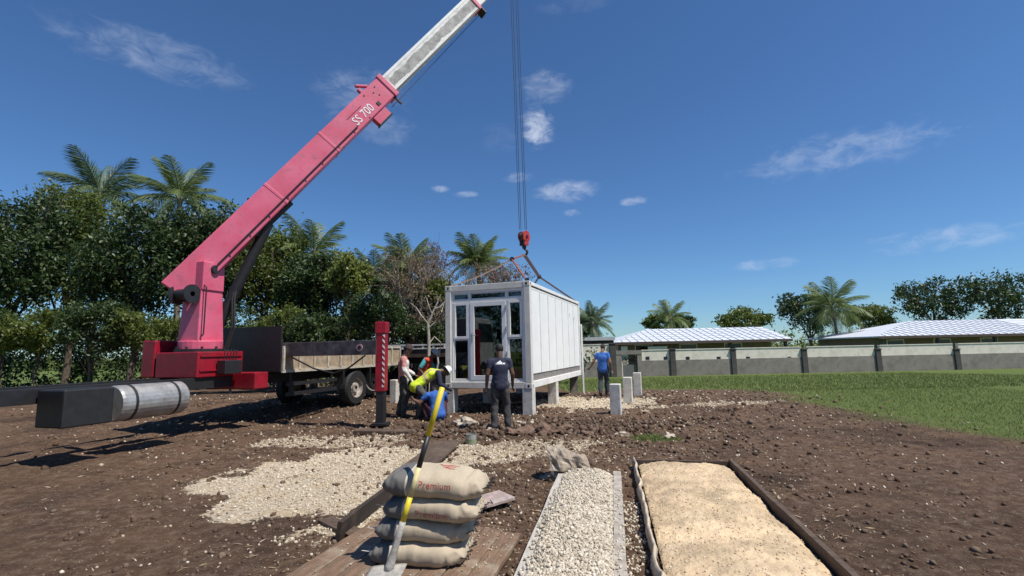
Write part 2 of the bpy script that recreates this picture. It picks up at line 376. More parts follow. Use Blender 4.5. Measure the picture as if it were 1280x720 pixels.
def stonemat(name, c1, c2, c3=None):
    m = bpy.data.materials.new(name); m.use_nodes = True; t = m.node_tree; p = t.nodes['Principled BSDF']; p.inputs['Roughness'].default_value = .9; p.inputs['Specular IOR Level'].default_value = .25
    g = N(t, 'ShaderNodeNewGeometry'); cr = N(t, 'ShaderNodeValToRGB'); t.links.new(g.outputs['Random Per Island'], cr.inputs[0]); e = cr.color_ramp.elements
    e[0].color = (*c1, 1); e[1].color = (*c2, 1)
    if c3: x = e.new(.8); x.color = (*c1, 1); e[1].color = (*c2, 1); e[2].color = (*c3, 1); e[1].position = .55
    t.links.new(cr.outputs[0], p.inputs['Base Color']); return m
palestone = stonemat('coral_limestone_chips', (.58, .51, .39), (.36, .28, .19), (.62, .56, .45))
clodm = stonemat('soil_clods', (.062, .038, .026), (.11, .07, .047), (.17, .125, .09))
P_, Z_, Pc, Zc = [], [], [], []
while len(P_) < 13000:
    y = 3.0 + 14*random.random()**1.25; x = random.gauss(0, .42)*y
    if abs(x) > 14: continue
    gmk = gravelmask(x, y); w = max(.06*soilmask(x, y), gmk)
    if random.random() > w: continue
    s = (.005+.014*random.random()**2)*(.45+.1*y) * (1.5 if random.random() < .06 else 1)
    P_.append((x, y, H(x, y)+s*.25)); Z_.append(s)
tag(stones('loose_gravel', P_, Z_, palestone, rough_=.4), 'pale coral gravel and chips scattered over the churned ground', 'gravel', kind='stuff')
while len(Pc) < 12000:
    y = 3.0 + 13*random.random()**1.2; x = random.gauss(0, .45)*y
    if abs(x) > 14 or random.random() > soilmask(x, y)*(1-.8*gravelmask(x, y)): continue
    s = (.006+.03*random.random()**3.5)*(.45+.1*y); Pc.append((x, y, H(x, y)+s*.2)); Zc.append(s)
cx_ = gnd(655, 540)
for k in range(1900):
    x = random.gauss(cx_.x+.2, 1.4); y = random.gauss(cx_.y+.3, .55); s = .015+.05*random.random()**2.5
    Pc.append((x, y, H(x, y)+s*.5)); Zc.append(s)
tag(stones('soil_clods', Pc, Zc, clodm, rough_=.45), 'brown lumps of dug soil strewn over the site', 'soil', kind='stuff')
# slivers of straw and bark
n_ = 9000; yy = 3.2+12*rng.random(n_)**1.1; xx = rng.normal(0, .36, n_)*yy; k2 = n_//3; xx[:k2] = rng.normal(g4.x+.2, .9, k2); yy[:k2] = rng.normal(g4.y-.2, .5, k2)
zz_ = np.array([H(a_, b_) for a_, b_ in zip(xx, yy)])+.006; th_ = rng.uniform(0, 2*PI, n_); ln = rng.uniform(.012, .045, n_); wd = ln*.16; c_ = np.stack([xx, yy, zz_], 1)
d_ = np.stack([np.cos(th_), np.sin(th_), rng.normal(0, .25, n_)], 1)*ln[:, None]; e_ = np.stack([-np.sin(th_), np.cos(th_), rng.normal(0, .3, n_)], 1)*wd[:, None]
sv2 = np.stack([c_-d_, c_+e_, c_+d_, c_-e_], 1).reshape(-1, 3)
tag(mesh_np('litter', sv2, np.arange(n_*4).reshape(-1, 4), stonemat('straw_litter', (.36, .27, .16), (.16, .10, .065), (.50, .42, .30))), 'dry straw coloured slivers littering the dug soil', 'litter', kind='stuff')
# grass blades on lawn edge and in the small tuft
def blades(n, fn, hgt, wid):
    pts = []
    while len(pts) < n:
        x, y = fn()
        if random.random() < grassmask(x, y): pts.append((x, y, hb(x, y)))
    pts = np.array(pts); a = rng.uniform(0, 2*PI, n); h = hgt*rng.uniform(.5, 1.2, n)[:, None]; w = wid
    d = np.stack([np.cos(a), np.sin(a), 0*a], 1); l = rng.normal(size=(n, 3))*.35; l[:, 2] = 1
    return np.stack([pts-d*w, pts+d*w, pts+l*h], 1).reshape(-1, 3)
bv = np.concatenate([blades(1800, lambda: (random.gauss(gp.x+.1, .3), random.gauss(gp.y, .22)), .06, .006),
                     blades(26000, lambda: (random.uniform(-2, 24), 16+14*random.random()**1.3), .09, .014), blades(22000, lambda: (random.uniform(4, 15), random.uniform(5, 16.5)), .06, .007)])
grassleaf = leafmat('grass_blades', (.12, .18, .035), (.24, .25, .09), .3, .6)
tag(mesh_np('grass', bv, np.arange(len(bv)).reshape(-1, 3), grassleaf), 'short green grass beyond the dug ground and in one small tuft', 'grass', kind='stuff')

# bigger rocks, each its own thing
rockm = mat('pale_coral_rock', (.50, .42, .33), .9, .3, 8, bump=.4, bscale=25, dirt=((.2, .12, .08), .8, 5))
rockb = mat('earthy_rock', (.17, .105, .072), .95, .3, 8, bump=.5, bscale=25, dirt=((.36, .30, .23), .5, 6))
ROCKS = [(584, 533, .20, 1, 'large cream rock lying in soil behind the yellow shovel handle'), (572, 528, .10, 0, 'small earthy rock left of the large cream rock'),
         (650, 532, .12, 1, 'pale rock right of the dark shirted man’s boots'), (660, 542, .17, 0, 'broad earthy clod in front of the near right pier'),
         (683, 543, .22, 0, 'biggest brown clod of the row in front of the free standing piers'), (665, 529, .08, 1, 'small pale stone just right of the near pier’s foot'),
         (705, 541, .13, 0, 'brown clod at the right of the soil row'), (733, 546, .11, 0, 'low brown clod between the clod row and the grass tuft'),
         (640, 546, .12, 0, 'earthy clod just right of the dark shirted man’s shoes'), (777, 545, .09, 1, 'flat pale stone left of the small grass tuft'),
         (836, 549, .10, 1, 'pale stone right of the small grass tuft'), (541, 546, .12, 0, 'brown rock at the foot of the shovel’s shadowed ground behind it'), (612, 541, .08, 1, 'small pale stone left of the dark shirted man’s shoes')]
for i, (px, py, r, pale, lab) in enumerate(ROCKS):
    g = gnd(px, py); mb = MB().rock((g.x, g.y, H(g.x, g.y)+r*.2), r, i+2, .62, .6, 3)
    tag(obj('rock', mb, rockm if pale else rockb), lab.replace('’', "'"), 'rock', 'rocks and clods lying on the dug soil')

# ------------------------------------------------------------------ container house
CW, CL, CH = 2.24, 5.9, 2.54
ANG = R(-19.3)                      # local +y is the long axis; front faces local -y
near = at(665, 486, 11.35)          # near right bottom corner
CZ = near.z
rotc = Matrix.Rotation(ANG, 3, 'Z')
c_origin = near - rotc @ Vector((CW/2, 0, 0))
cont = thing('container_house', 'white prefabricated container house with glazed end hanging on slings over concrete piers', 'container house', (c_origin.x, c_origin.y, CZ), ANG)
def cl(x, y, z): return Vector((c_origin.x, c_origin.y, CZ)) + rotc @ Vector((x, y, z))
for nm, q, tgt in (('nearTop', (CW/2, 0, CH), (661, 350)), ('leftBot', (-CW/2, 0, 0), (555, 485)), ('leftTop', (-CW/2, 0, CH), (555, 357)), ('farBot', (CW/2, CL, 0), (728, 470)), ('farTop', (CW/2, CL, CH), (725, 379))):
    print('PROJ', nm, [round(v, 1) for v in proj(cl(*q))], tgt)
hw = CW/2; PW = .15
for sx in (-1, 1):
    for y0 in (0, CL-PW): obj('corner_post', MB().bx(*sorted((sx*hw, sx*(hw-PW))), y0, y0+PW, .12, CH-.12), cream if y0 == 0 else white, cont, bevel=.01)
for y0 in (0, CL-.12):
    obj('top_rail', MB().bx(-hw+.1, hw-.1, y0+.003, y0+.12, CH-.15, CH-.003), cream, cont, bevel=.008)
    obj('bottom_rail', MB().bx(-hw+.1, hw-.1, y0+.003, y0+.12, .003, .15), cream, cont, bevel=.008)
for sx in (-1, 1):
    a, b_ = sorted((sx*(hw-.004), sx*(hw-.09)))
    r_ = obj('side_rail', MB().bx(a, b_, .1, CL-.1, .003, .16), white, cont, bevel=.008)
    r2 = MB().bx(a, b_, .1, CL-.1, CH-.09, CH-.003); obj('side_rail', r2, white, cont, bevel=.008)
    a, b_ = sorted((sx*(hw-.03), sx*(hw-.09))); obj('side_rail', MB().bx(a, b_, .1, CL-.1, CH-.17, CH-.12), white, cont, bevel=.006)
    a, b_ = sorted((sx*(hw-.05), sx*(hw-.09))); obj('rail_groove', MB().bx(a, b_, .12, CL-.12, CH-.128, CH-.084), blk, cont)
    a, b_ = sorted((sx*(hw-.055), sx*(hw-.10))); obj('base_band', MB().bx(a, b_, .12, CL-.12, .155, .33), greyband, cont)
    npn = 7; pw = (CL-2*PW)/npn
    for k in range(npn):
        a, b_ = sorted((sx*(hw-.035), sx*(hw-.085)))
        pn = obj('wall_panel', MB().bx(a, b_, PW+k*pw+.006, PW+(k+1)*pw-.006, .33, CH-.17), panelm, cont, bevel=.004)
        if k: a, b_ = sorted((sx*(hw-.012), sx*(hw-.07))); obj('joint_strip', MB().bx(a, b_, PW+k*pw-.020, PW+k*pw+.020, .33, CH-.17), white, cont, bevel=.004)
for sx in (-1, 1):
    for y0 in (0, CL-.17):
        for z0 in (0, CH-.12):
            a, b_ = sorted((sx*(hw+.004), sx*(hw-.166))); cs = obj('corner_casting', MB().bx(a, b_, y0-.004, y0+.174, z0-.002, z0+.122), cream if y0 == 0 else white, cont, bevel=.01)
            obj('lifting_hole', MB().ell((sx*(hw-.08), y0-.003 if y0 == 0 else y0+.172, z0+.06), (.028, .006, .036)).ell((sx*(hw+.003), y0+.085, z0+.06), (.006, .028, .036)), blk, cs)
obj('roof', MB().bx(-hw+.08, hw-.08, .1, CL-.1, CH-.08, CH-.03), white, cont)
obj('floor', MB().bx(-hw+.09, hw-.09, .1, CL-.1, .03, .12), greyband, cont)
obj('rear_wall', MB().bx(-hw+.14, hw-.14, CL-.10, CL-.05, .14, CH-.14), panelm, cont)
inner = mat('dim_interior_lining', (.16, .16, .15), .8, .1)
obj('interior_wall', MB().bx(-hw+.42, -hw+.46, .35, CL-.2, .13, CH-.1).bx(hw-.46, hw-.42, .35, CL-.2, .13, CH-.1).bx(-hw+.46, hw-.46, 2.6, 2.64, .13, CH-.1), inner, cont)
# end wall glazing, local x across (-hw..hw), z up
fy = .045
def frame(name, x0, x1, z0, z1, w, parent, depth=.06, yf=fy, pane=True, m_=upvc, label=None):
    mb = MB()
    mb.bx(x0, x0+w, yf, yf+depth, z0, z1).bx(x1-w, x1, yf, yf+depth, z0, z1).bx(x0+w, x1-w, yf+.001, yf+depth-.001, z1-w, z1-.001).bx(x0+w, x1-w, yf+.001, yf+depth-.001, z0+.001, z0+w)
    f = obj(name, mb, m_, parent, bevel=.004)
    if label: f['label'] = label
    if pane: obj('glass_pane', MB().bx(x0+w-.005, x1-w+.005, yf+depth*.55, yf+depth*.65, z0+w-.005, z1-w+.005), glass, f)
    return f
X0, X1 = -hw+PW, hw-PW; Z0, Z1 = .15, CH-.15
ef = MB(); ZT = Z1-.24
XL, XR = X0+.06, X1-.05
d0, d1 = X0+.52, X1-.47
ef.bx(X0, XL, .03, .10, Z0, Z1).bx(XR, X1, .03, .10, Z0, Z1).bx(XL, XR, .031, .099, Z1-.06, Z1).bx(XL, XR, .031, .099, Z0, Z0+.045).bx(XL, XR, .031, .099, ZT-.05, ZT+.02)
ef.bx(d0-.04, d0+.0, .032, .098, Z0+.045, Z1-.06).bx(d1, d1+.04, .032, .098, Z0+.045, Z1-.06)
obj('window_wall_frame', ef, upvc, cont, bevel=.004)
ZM = Z0+1.02
frame('transom_window', XL+.004, d0-.044, ZT+.024, Z1-.064, .02, cont)
frame('transom_window', d0+.004, d1-.004, ZT+.024, Z1-.064, .02, cont)
frame('transom_window', d1+.044, XR-.004, ZT+.024, Z1-.064, .02, cont)
frame('casement_window', XL+.004, d0-.044, ZM+.03, ZT-.054, .062, cont, .075, .025)
frame('casement_window', d1+.044, XR-.004, ZM+.03, ZT-.054, .062, cont, .075, .025)
frame('fixed_window', XL+.004, d0-.044, Z0+.05, ZM+.025, .03, cont)
frame('fixed_window', d1+.044, XR-.004, Z0+.05, ZM+.025, .03, cont)
door = frame('door', d0+.004, d1-.004, Z0+.05, ZT-.054, .105, cont, .06, .02)
obj('handle', MB().bx(d0+.04, d0+.075, .008, .02, Z0+.98, Z0+1.2).tube([(d0+.057, .01, Z0+1.13), (d0+.057, -.04, Z0+1.13), (d0+.18, -.04, Z0+1.13)], .011), mat('brushed_metal', (.5, .5, .5), .35, .1, metal=.7), door, bevel=.002)
for zz in (.6, 1.2, 1.72): obj('hinge', MB().tube([(d1+.012, .012, Z0+zz), (d1+.012, .012, Z0+zz+.12)], .014), MATS['brushed_metal'], door)
obj('prop_bar', MB().bar((d0+.10, .16, ZT-.45), (d1-.06, .2, Z0+.75), .075), mat('grey_bar', (.62, .62, .60), .5), cont)
# small fixtures on the long side and one temporary leg under the far corner
obj('vent_cover', MB().bx(hw-.036, hw-.015, CL-1.0, CL-.74, CH-.62, CH-.34).bx(hw-.036, hw-.01, CL-1.55, CL-1.49, CH-.56, CH-.48), upvc, cont, bevel=.003)
tag(obj('prop_post', MB().bar(cl(hw-.22, CL-.35, -.75), cl(hw-.22, CL-.35, 0), .26, .2), mat('stained_post', (.22, .19, .15), .85, .3)), 'dark stained post under the far right corner of the container', 'post')
tag(obj('white_leg', MB().bar(cl(hw+.05, CL-.05, -.78), cl(hw+.05, CL-.05, 1.75), .055), upvc), 'thin white upright pipe at the far right corner of the container', 'pipe')

# ------------------------------------------------------------------ piers
def pier(base, w, h, rz, label, depth=.25, group='concrete foundation piers'):
    mb = MB(); o_ = Matrix.Rotation(rz, 3, 'Z'); base = Vector((base[0], base[1], hb(base[0], base[1])))
    mb.box(base+Vector((0, 0, (h-.15)/2)), (w, w, h+.15), o_)
    o = obj('concrete_pier', mb, concrete, bevel=.012, origin=base); tag(o, label, 'concrete pier', group); return o
U = [(hw-.12, .13, 'concrete pier under the near right corner of the container'), (-hw+.10, .13, 'concrete pier under the front left corner of the container behind the crouching man'),
     (hw-.14, 2.45, 'concrete pier under the middle of the long white side'), (-hw+.14, 2.45, 'concrete pier in the shade under the middle of the container'),
     (-hw+.14, CL-.5, 'concrete pier in the shade under the rear left corner'), ]
for x, y, lab in U:
    q = cl(x, y, 0); pier(q, .25, CZ-hb(q.x, q.y)-.006, ANG, lab)
for px, py, top, w, lab in ((772, 519, 482, .235, 'nearest of the three free standing piers right of the container'), (787, 505, 473, .23, 'middle one of the three free standing piers'),
                       (799, 496, 467, .23, 'farthest of the three free standing piers'), (492, 506, 477, .21, 'white pier left of the container right behind the red outrigger leg')):
    g = gnd(px, py); hh = (py-top)/F*g.y*1.0
    pier(g+Vector((0, .12, 0)), w, hh, ANG, lab)
# ------------------------------------------------------------------ crane truck
ax = Vector((.30, .954, 0)).normalized(); sdv = Vector((ax.y, -ax.x, 0))          # along the truck, and out to the right
piv = at(257, 330, 9.95); tip = at(637, -40, 13.7)
T0 = Vector((piv.x, piv.y, 0)) + sdv*0; trz = math.atan2(-ax.x, ax.y)
truck = thing('crane_truck', 'crane truck with faded red telescopic boom raised to the right over the container', 'crane truck', T0, trz)
GZ = .1
def tl(x, y, z): return (x, y, z+GZ)
ch_ = MB(); 
for s in (-1, 1): ch_.bx(s*.45-.05, s*.45+.05, -5.9, 5.6, .78+GZ, 1.0+GZ)
for y in (-5, -3.5, -2, 0, 1.5, 3, 4.5): ch_.bx(-.4, .4, y-.06, y+.06, .8+GZ, .96+GZ)
obj('chassis', ch_, blk, truck, bevel=.005)
DZ = 1.04+GZ
dk = MB().bx(-1.15, 1.15, 1.0, 5.9, DZ, DZ+.08)
obj('deck', dk, woodd, truck)
for sx in (-1, 1):
    sb = MB(); x0, x1 = sorted((sx*1.15, sx*1.19))
    sb.bx(x0, x1, 1.0, 5.9, DZ-.02, DZ+.04).bx(x0, x1, 1.0, 5.9, DZ+.50, DZ+.56)
    bd = obj('side_board', MB().bx(*sorted((sx*1.13, sx*1.16)), 1.02, 5.88, DZ+.04, DZ+.50), alu, truck)
    for k in range(11): y = 1.0+k*.485; sb.bx(*sorted((sx*1.152, sx*1.20)), y, y+.05, DZ+.04, DZ+.50)
    obj('frame', sb, mat('dusty_deck_frame', (.52, .47, .38), .6, .2, 8, dirt=((.25, .16, .1), .7, 6)), bd)
obj('tail_board', MB().bx(-1.13, 1.13, 5.88, 5.92, DZ, DZ+.52), alu, truck)
obj('head_board', MB().bx(-1.13, 1.13, .98, 1.02, DZ, DZ+1.0), blk, truck)
def wheel(parent, x, y, z, r=.46, w=.28, s=1):
    e = bpy.data.objects.new('wheel', None); COL.objects.link(e); e.parent = parent; e.location = (x, y, z)
    A = (s, 0, 0)
    obj('tyre', MB().lathe([(r*.58, -w/2), (r*.9, -w/2), (r, -w/2+.05), (r, w/2-.05), (r*.92, w/2), (r*.58, w/2)], (0, 0, 0), A, 32), dark, e, smooth=False)
    rm = MB().lathe([(.05, w*.38), (.12, w*.38), (.13, w*.12), (r*.5, w*.05), (r*.54, w*.44), (r*.60, w*.46), (r*.60, -w*.4)], (0, 0, 0), A, 24)
    for k in range(8):
        a = k*PI/4; rm.cyl((s*w*.14, math.cos(a)*r*.3, math.sin(a)*r*.3), .018, .05, A, 8)
    obj('rim', rm, mat('dusty_rim', (.42, .38, .33), .6, .3, 12, dirt=((.2, .13, .08), .7, 8)), e)
    return e
for sx in (-1, 1):
    wheel(truck, sx*1.02, 3.72, .50+GZ, s=sx); wheel(truck, sx*1.02, -4.7, .50+GZ, s=sx)
for y in (3.1, 4.28): obj('mudguard', MB().bx(.9, 1.17, y, y+.06, .62+GZ, 1.0+GZ), blk, truck)
obj('side_guard', MB().bx(1.1, 1.14, 1.2, 2.9, .5+GZ, .58+GZ).bx(1.1, 1.14, 1.2, 2.9, .72+GZ, .8+GZ).bx(1.09, 1.11, 1.3, 1.36, .5+GZ, 1.0+GZ).bx(1.09, 1.11, 2.7, 2.76, .5+GZ, 1.0+GZ), blk, truck)
obj('fuel_tank', MB().lathe([(1e-4, -.55), (.26, -.55), (.28, -.52), (.28, .52), (.26, .55), (1e-4, .55)], (.84, -1.6, .70+GZ), (0, 1, 0), 28), mat('dull_aluminium', (.42, .42, .41), .45, .2, 5, metal=.5, dirt=((.2, .15, .1), .6, 6)), truck, smooth=False)
obj('toolbox', MB().bx(.55, 1.12, -2.95, -2.3, .45+GZ, .98+GZ), blk, truck, bevel=.02)
obj('hydraulic_tank', MB().bx(-.95, -.60, -.5, .3, 1.0+GZ, 1.75+GZ), red, truck, bevel=.03)
lv = obj('control_box', MB().bx(.58, .80, -.1, .3, 1.05+GZ, 1.32+GZ), blk, truck, bevel=.01)
for k in range(5): obj('lever', MB().tube([(.70, -.05+.07*k, 1.32+GZ), (.72, -.05+.07*k, 1.50+GZ)], .009, 6).ell((.72, -.05+.07*k, 1.51+GZ), (.016, .016, .018)), blk, lv)
obj('hose', MB().tube([(.3, .3, 1.5+GZ), (.42, .36, 2.0+GZ), (.33, .4, 2.6+GZ), (.3, .5, 3.1)], .02, 8).tube([(.36, .3, 1.5+GZ), (.48, .36, 2.0+GZ), (.37, .42, 2.6+GZ), (.3, .55, 3.2)], .02, 8), dark, truck)
obj('winch_drum', MB().lathe([(.05, -.22), (.19, -.22), (.19, -.19), (.11, -.18), (.11, .18), (.19, .19), (.19, .22), (.05, .22)], (0, -.42, 2.75), (1, 0, 0), 24), blk, truck)
for k in range(10):
    a_ = k*PI/5; obj('bolt', MB().cyl((.43*math.cos(a_), .43*math.sin(a_), 1.585+GZ), .022, .04, (0, 0, 1), 6), blk, truck)
for z_ in (1.12, 1.4): obj('base_rib', MB().bx(.552, .575, -.45, .5, z_+GZ, z_+.03+GZ), red, truck)
for y_ in (-1.95, -1.25): obj('tank_strap', MB().lathe([(.281, -.02), (.288, -.02), (.288, .02), (.281, .02)], (.84, y_, .70+GZ), (0, 1, 0), 28), blk, truck)
obj('grab_rail', MB().tube([(.29, -.25, 1.9), (.36, -.25, 1.95), (.33, -.22, 2.9), (.27, -.22, 2.95)], .013, 8), blk, truck)
obj('slew_ring', MB().lathe([(.40, 0), (.46, 0), (.46, .06), (.40, .06)], (0, 0, 1.5+GZ), (0, 0, 1), 36), blk, truck)
obj('pivot_pin', MB().cyl((0, 0, 3.3), .09, .62, (1, 0, 0), 20), blk, truck)
# cab
CO = 1.7
cabm = mat('white_cab_paint', (.66, .66, .64), .35, .1, 3, dirt=((.3, .24, .18), .4, 4))
cb = MB(); zc = .8+GZ
prof = [(-2.15, 0), (-4.2, 0), (-4.28, .9), (-4.0, 1.85), (-3.7, 2.0), (-2.2, 2.0)]
vs = [(x, y, zc+z) for x in (-1.12, 1.12) for y, z in prof]; n_ = len(prof)
fs = [tuple(range(n_)), tuple(range(n_, 2*n_))[::-1]] + [(i, (i+1) % n_, (i+1) % n_+n_, i+n_) for i in range(n_)]
vs = [(v[0], v[1]-CO, v[2]) for v in vs]
cab = obj('cab', MB().add(vs, fs), cabm, truck, bevel=.05)
cgl = mat('dark_cab_glass', (.02, .025, .03), .08, .05)
for sx in (-1, 1):
    vs = [(sx*1.125, y, zc+z) for y, z in ((-4.12, .98), (-3.9, 1.78), (-2.55, 1.78), (-2.55, .98))]; vs += [(sx*1.13, v[1], v[2]) for v in vs]
    obj('side_window', MB().add(vs, [(0, 1, 2, 3), (7, 6, 5, 4), (0, 4, 5, 1), (1, 5, 6, 2), (2, 6, 7, 3), (3, 7, 4, 0)]), cgl, cab)
    obj('door_seam', MB().bx(*sorted((sx*1.122, sx*1.127)), -2.46, -2.445, zc+.1, zc+1.85), blk, cab)
    obj('door_handle', MB().bx(*sorted((sx*1.12, sx*1.15)), -2.72, -2.58, zc+.8, zc+.84), blk, cab)
    obj('mirror', MB().tube([(sx*1.1, -4.0, zc+1.6), (sx*1.35, -4.15, zc+1.55)], .012).bx(*sorted((sx*1.28, sx*1.46)), -4.2, -4.15, zc+1.1, zc+1.55), blk, cab)
    obj('headlight', MB().bx(*sorted((sx*.7, sx*1.02)), -4.30, -4.22, zc+.15, zc+.32), upvc, cab, bevel=.02)
obj('windscreen', MB().add([(-1.0, -4.282, zc+1.0), (1.0, -4.282, zc+1.0), (.98, -4.04, zc+1.8), (-.98, -4.04, zc+1.8), (-1.0, -4.25, zc+1.0), (1.0, -4.25, zc+1.0), (.98, -4.0, zc+1.8), (-.98, -4.0, zc+1.8)],
     [(0, 1, 2, 3), (7, 6, 5, 4), (0, 4, 5, 1), (1, 5, 6, 2), (2, 6, 7, 3), (3, 7, 4, 0)]), cgl, cab)
for ch in cab.children: ch.location.y -= CO
obj('bumper', MB().bx(-1.12, 1.12, -4.42-CO, -4.25-CO, .45+GZ, .75+GZ), blk, truck, bevel=.03)
# crane
obj('crane_base', MB().bx(-.55, .55, -.5, .55, 1.0+GZ, 1.5+GZ).bx(-1.1, 1.1, .35, .7, .72+GZ, 1.06+GZ), red, truck, bevel=.02)
col_ = MB().cyl((0, 0, 1.6+GZ), .4, .25).box((0, 0, 2.35+GZ), (.55, .6, 1.35), None, .8).box((0, 0, 3.15), (.52, .5, .6)); obj('crane_column', col_, pink, truck, bevel=.02)
# boom in world coordinates
bd = (tip-piv).normalized(); bs = bd.cross(Vector((0, 0, 1))).normalized(); bu = bs.cross(bd).normalized(); BL = (tip-piv).length
def bp(px):      # point on the boom whose picture x is px
    lo, hi = 0, 1
    for _ in range(40):
        mid = (lo+hi)/2
        if proj(piv.lerp(tip, mid))[0] < px: lo = mid
        else: hi = mid
    return lo*BL
L1, L2 = bp(483), bp(589)
def bseg(a, b_, w, h): return MB().bar(piv+bd*a, piv+bd*b_, w, h, side=bs)
pk = bseg(-.8, L1, .42, .60); b1 = obj('boom_section', pk, pink, truck, world=True, bevel=.02); b1['label'] = 'thick faded red outer boom section with white lettering'
obj('collar', bseg(L1-.10, L1+.03, .47, .66), pink, b1, world=True, bevel=.01)
g1_ = bseg(L1-.5, L2, .34, .50); b2 = obj('boom_section', g1_, steel, truck, world=True, bevel=.02); b2['label'] = 'worn pale steel boom section with grey scraped patch'
ed = MB()
for s in (-1, 1): ed.bar(piv+bd*(L1+.03)+bs*.172+bu*(s*.21), piv+bd*L2+bs*.172+bu*(s*.21), .012, .07, side=bs)
obj('edge_strip', ed, mat('pale_boom_edge', (.72, .72, .7), .5, .1, 3, dirt=((.4, .4, .4), .4, 4)), b2, world=True)
obj('collar', bseg(L2-.02, L2+.09, .40, .56), pink, b2, world=True, bevel=.01)
b3 = obj('boom_section', bseg(L2-.3, BL+.2, .26, .40), steel, truck, world=True, bevel=.02); b3['label'] = 'thinner pale top boom section'
wp = MB(); nW = 60; la, lb = L1+.12, L2-.05; vs = []
for off in (.1712, .1732):
    for i in range(nW+1):
        f_ = i/nW; up_e = .10+.055*noise.noise(Vector((f_*9, 1, 0)))+.03*noise.noise(Vector((f_*30, 1, 0)))-.10*max(0, .12-f_)*8*.5; lo_e = -.13+.05*noise.noise(Vector((f_*8, 5, 0)))+.03*noise.noise(Vector((f_*33, 5, 0)))
        for q in (lo_e, up_e): vs.append(piv+bd*(la+(lb-la)*f_)+bs*off+bu*q)
m0 = 2*(nW+1); fs = []
for i in range(nW): q = 2*i; fs += [(q, q+1, q+3, q+2), (m0+q, m0+q+2, m0+q+3, m0+q+1), (q, q+2, m0+q+2, m0+q), (q+1, m0+q+1, m0+q+3, q+3)]
fs += [(0, m0, m0+1, 1), (m0-2, m0-1, 2*m0-1, 2*m0-2)]
obj('worn_patch', wp.add(vs, fs), mat('scraped_grey_steel', (.34, .33, .31), .6, .2, 5, col2=(.15, .15, .14), dirt=((.5, .48, .45), .6, 9), bump=.2), b2, world=True)
obj('underside_shade_strip', MB().bar(piv+bd*(L1+.03)+bs*.173+bu*-.232, piv+bd*L2+bs*.173+bu*-.232, .02, .045, side=bs), blk, b2, world=True)  # black strip stands in for the shaded underside of the boom
# brackets seen in the photo
def bbox(al, ou, uu, sz, m_, nm, par, tw=0):
    c = piv+bd*al+bs*ou+bu*uu; rot = Matrix((bd, bs, bu)).transposed() @ Matrix.Rotation(tw, 3, 'Y'); return obj(nm, MB().box(c, sz, rot), m_, par, world=True, bevel=.008)
bbox(L1-.80, .12, -.43, (.46, .18, .22), pink, 'hanging_bracket', b1); bbox(L1-.80, .13, -.55, (.52, .2, .03), blk, 'bracket_plate', b1)
bbox(L1-.12, .16, -.42, (.06, .05, .26), blk, 'rope_guide', b1); bbox(L1-.55, .1, .42, (.30, .1, .05), pink, 'top_lug', b1, R(40)); bbox(L1-.68, .1, .36, (.07, .12, .12), pink, 'top_lug', b1)
bbox(L1-.62, .215, -.16, (.10, .02, .10), blk, 'latch', b1); bbox(L1-1.3, .213, .08, (.55, .012, .012), blk, 'weld_seam', b1)
bbox(L2+.02, .1, .36, (.05, .3, .2), blk, 'rope_guide', b2); bbox(L2+.02, .1, -.36, (.05, .3, .2), blk, 'rope_guide', b2); bbox(L2+.02, .0, .46, (.28, .4, .03), pink, 'top_lug', b2)
for al, uu in ((L1-.35, .18), (L1-.5, .1), (L1-.42, -.03), (L1-.75, .2)): obj('rivet', MB().cyl(piv+bd*al+bs*.214+bu*uu, .02, .01, bs, 10), blk, b1, world=True)
def text_mesh(body, size, extrude=.002):
    cu = bpy.data.curves.new('t', 'FONT'); cu.body = body; cu.size = size; cu.extrude = extrude; cu.align_x = 'CENTER'; cu.align_y = 'CENTER'; cu.resolution_u = 3
    o = bpy.data.objects.new('t', cu); COL.objects.link(o); dg = bpy.context.evaluated_depsgraph_get(); me = bpy.data.meshes.new_from_object(o.evaluated_get(dg))
    v = [Vector(x.co) for x in me.vertices]; f = [tuple(p.vertices) for p in me.polygons]; bpy.data.objects.remove(o); bpy.data.curves.remove(cu); bpy.data.meshes.remove(me); return v, f
v, f = text_mesh('SS 700', .30, .003)
tb = bp(448); T_ = Matrix((bd, bu, bs)).transposed()
vs = [piv+bd*tb + bu*(-.10) + bs*.214 + T_ @ Vector((q.x*.86, q.y*1.0, q.z)) for q in v]
obj('lettering', MB().add(vs, f), textw, b1, world=True)
for k in range(9):
    al_ = .4+k*(L1-.9)/9; obj('rivet', MB().cyl(piv+bd*al_+bs*.213+bu*-.25, .018, .012, bs, 8), blk, b1, world=True)
for al_ in (L1*.33, L1*.62): obj('stiffener', MB().bar(piv+bd*al_, piv+bd*(al_+.07), .436, .62, side=bs), pink, b1, world=True, bevel=.008)
obj('hydraulic_pipe', MB().tube([piv+bd*.1+bs*.235+bu*-.20, piv+bd*(L1*.5)+bs*.235+bu*-.20, piv+bd*(L1-1.5)+bs*.235+bu*-.20], .014, 8), blk, b1, world=True)
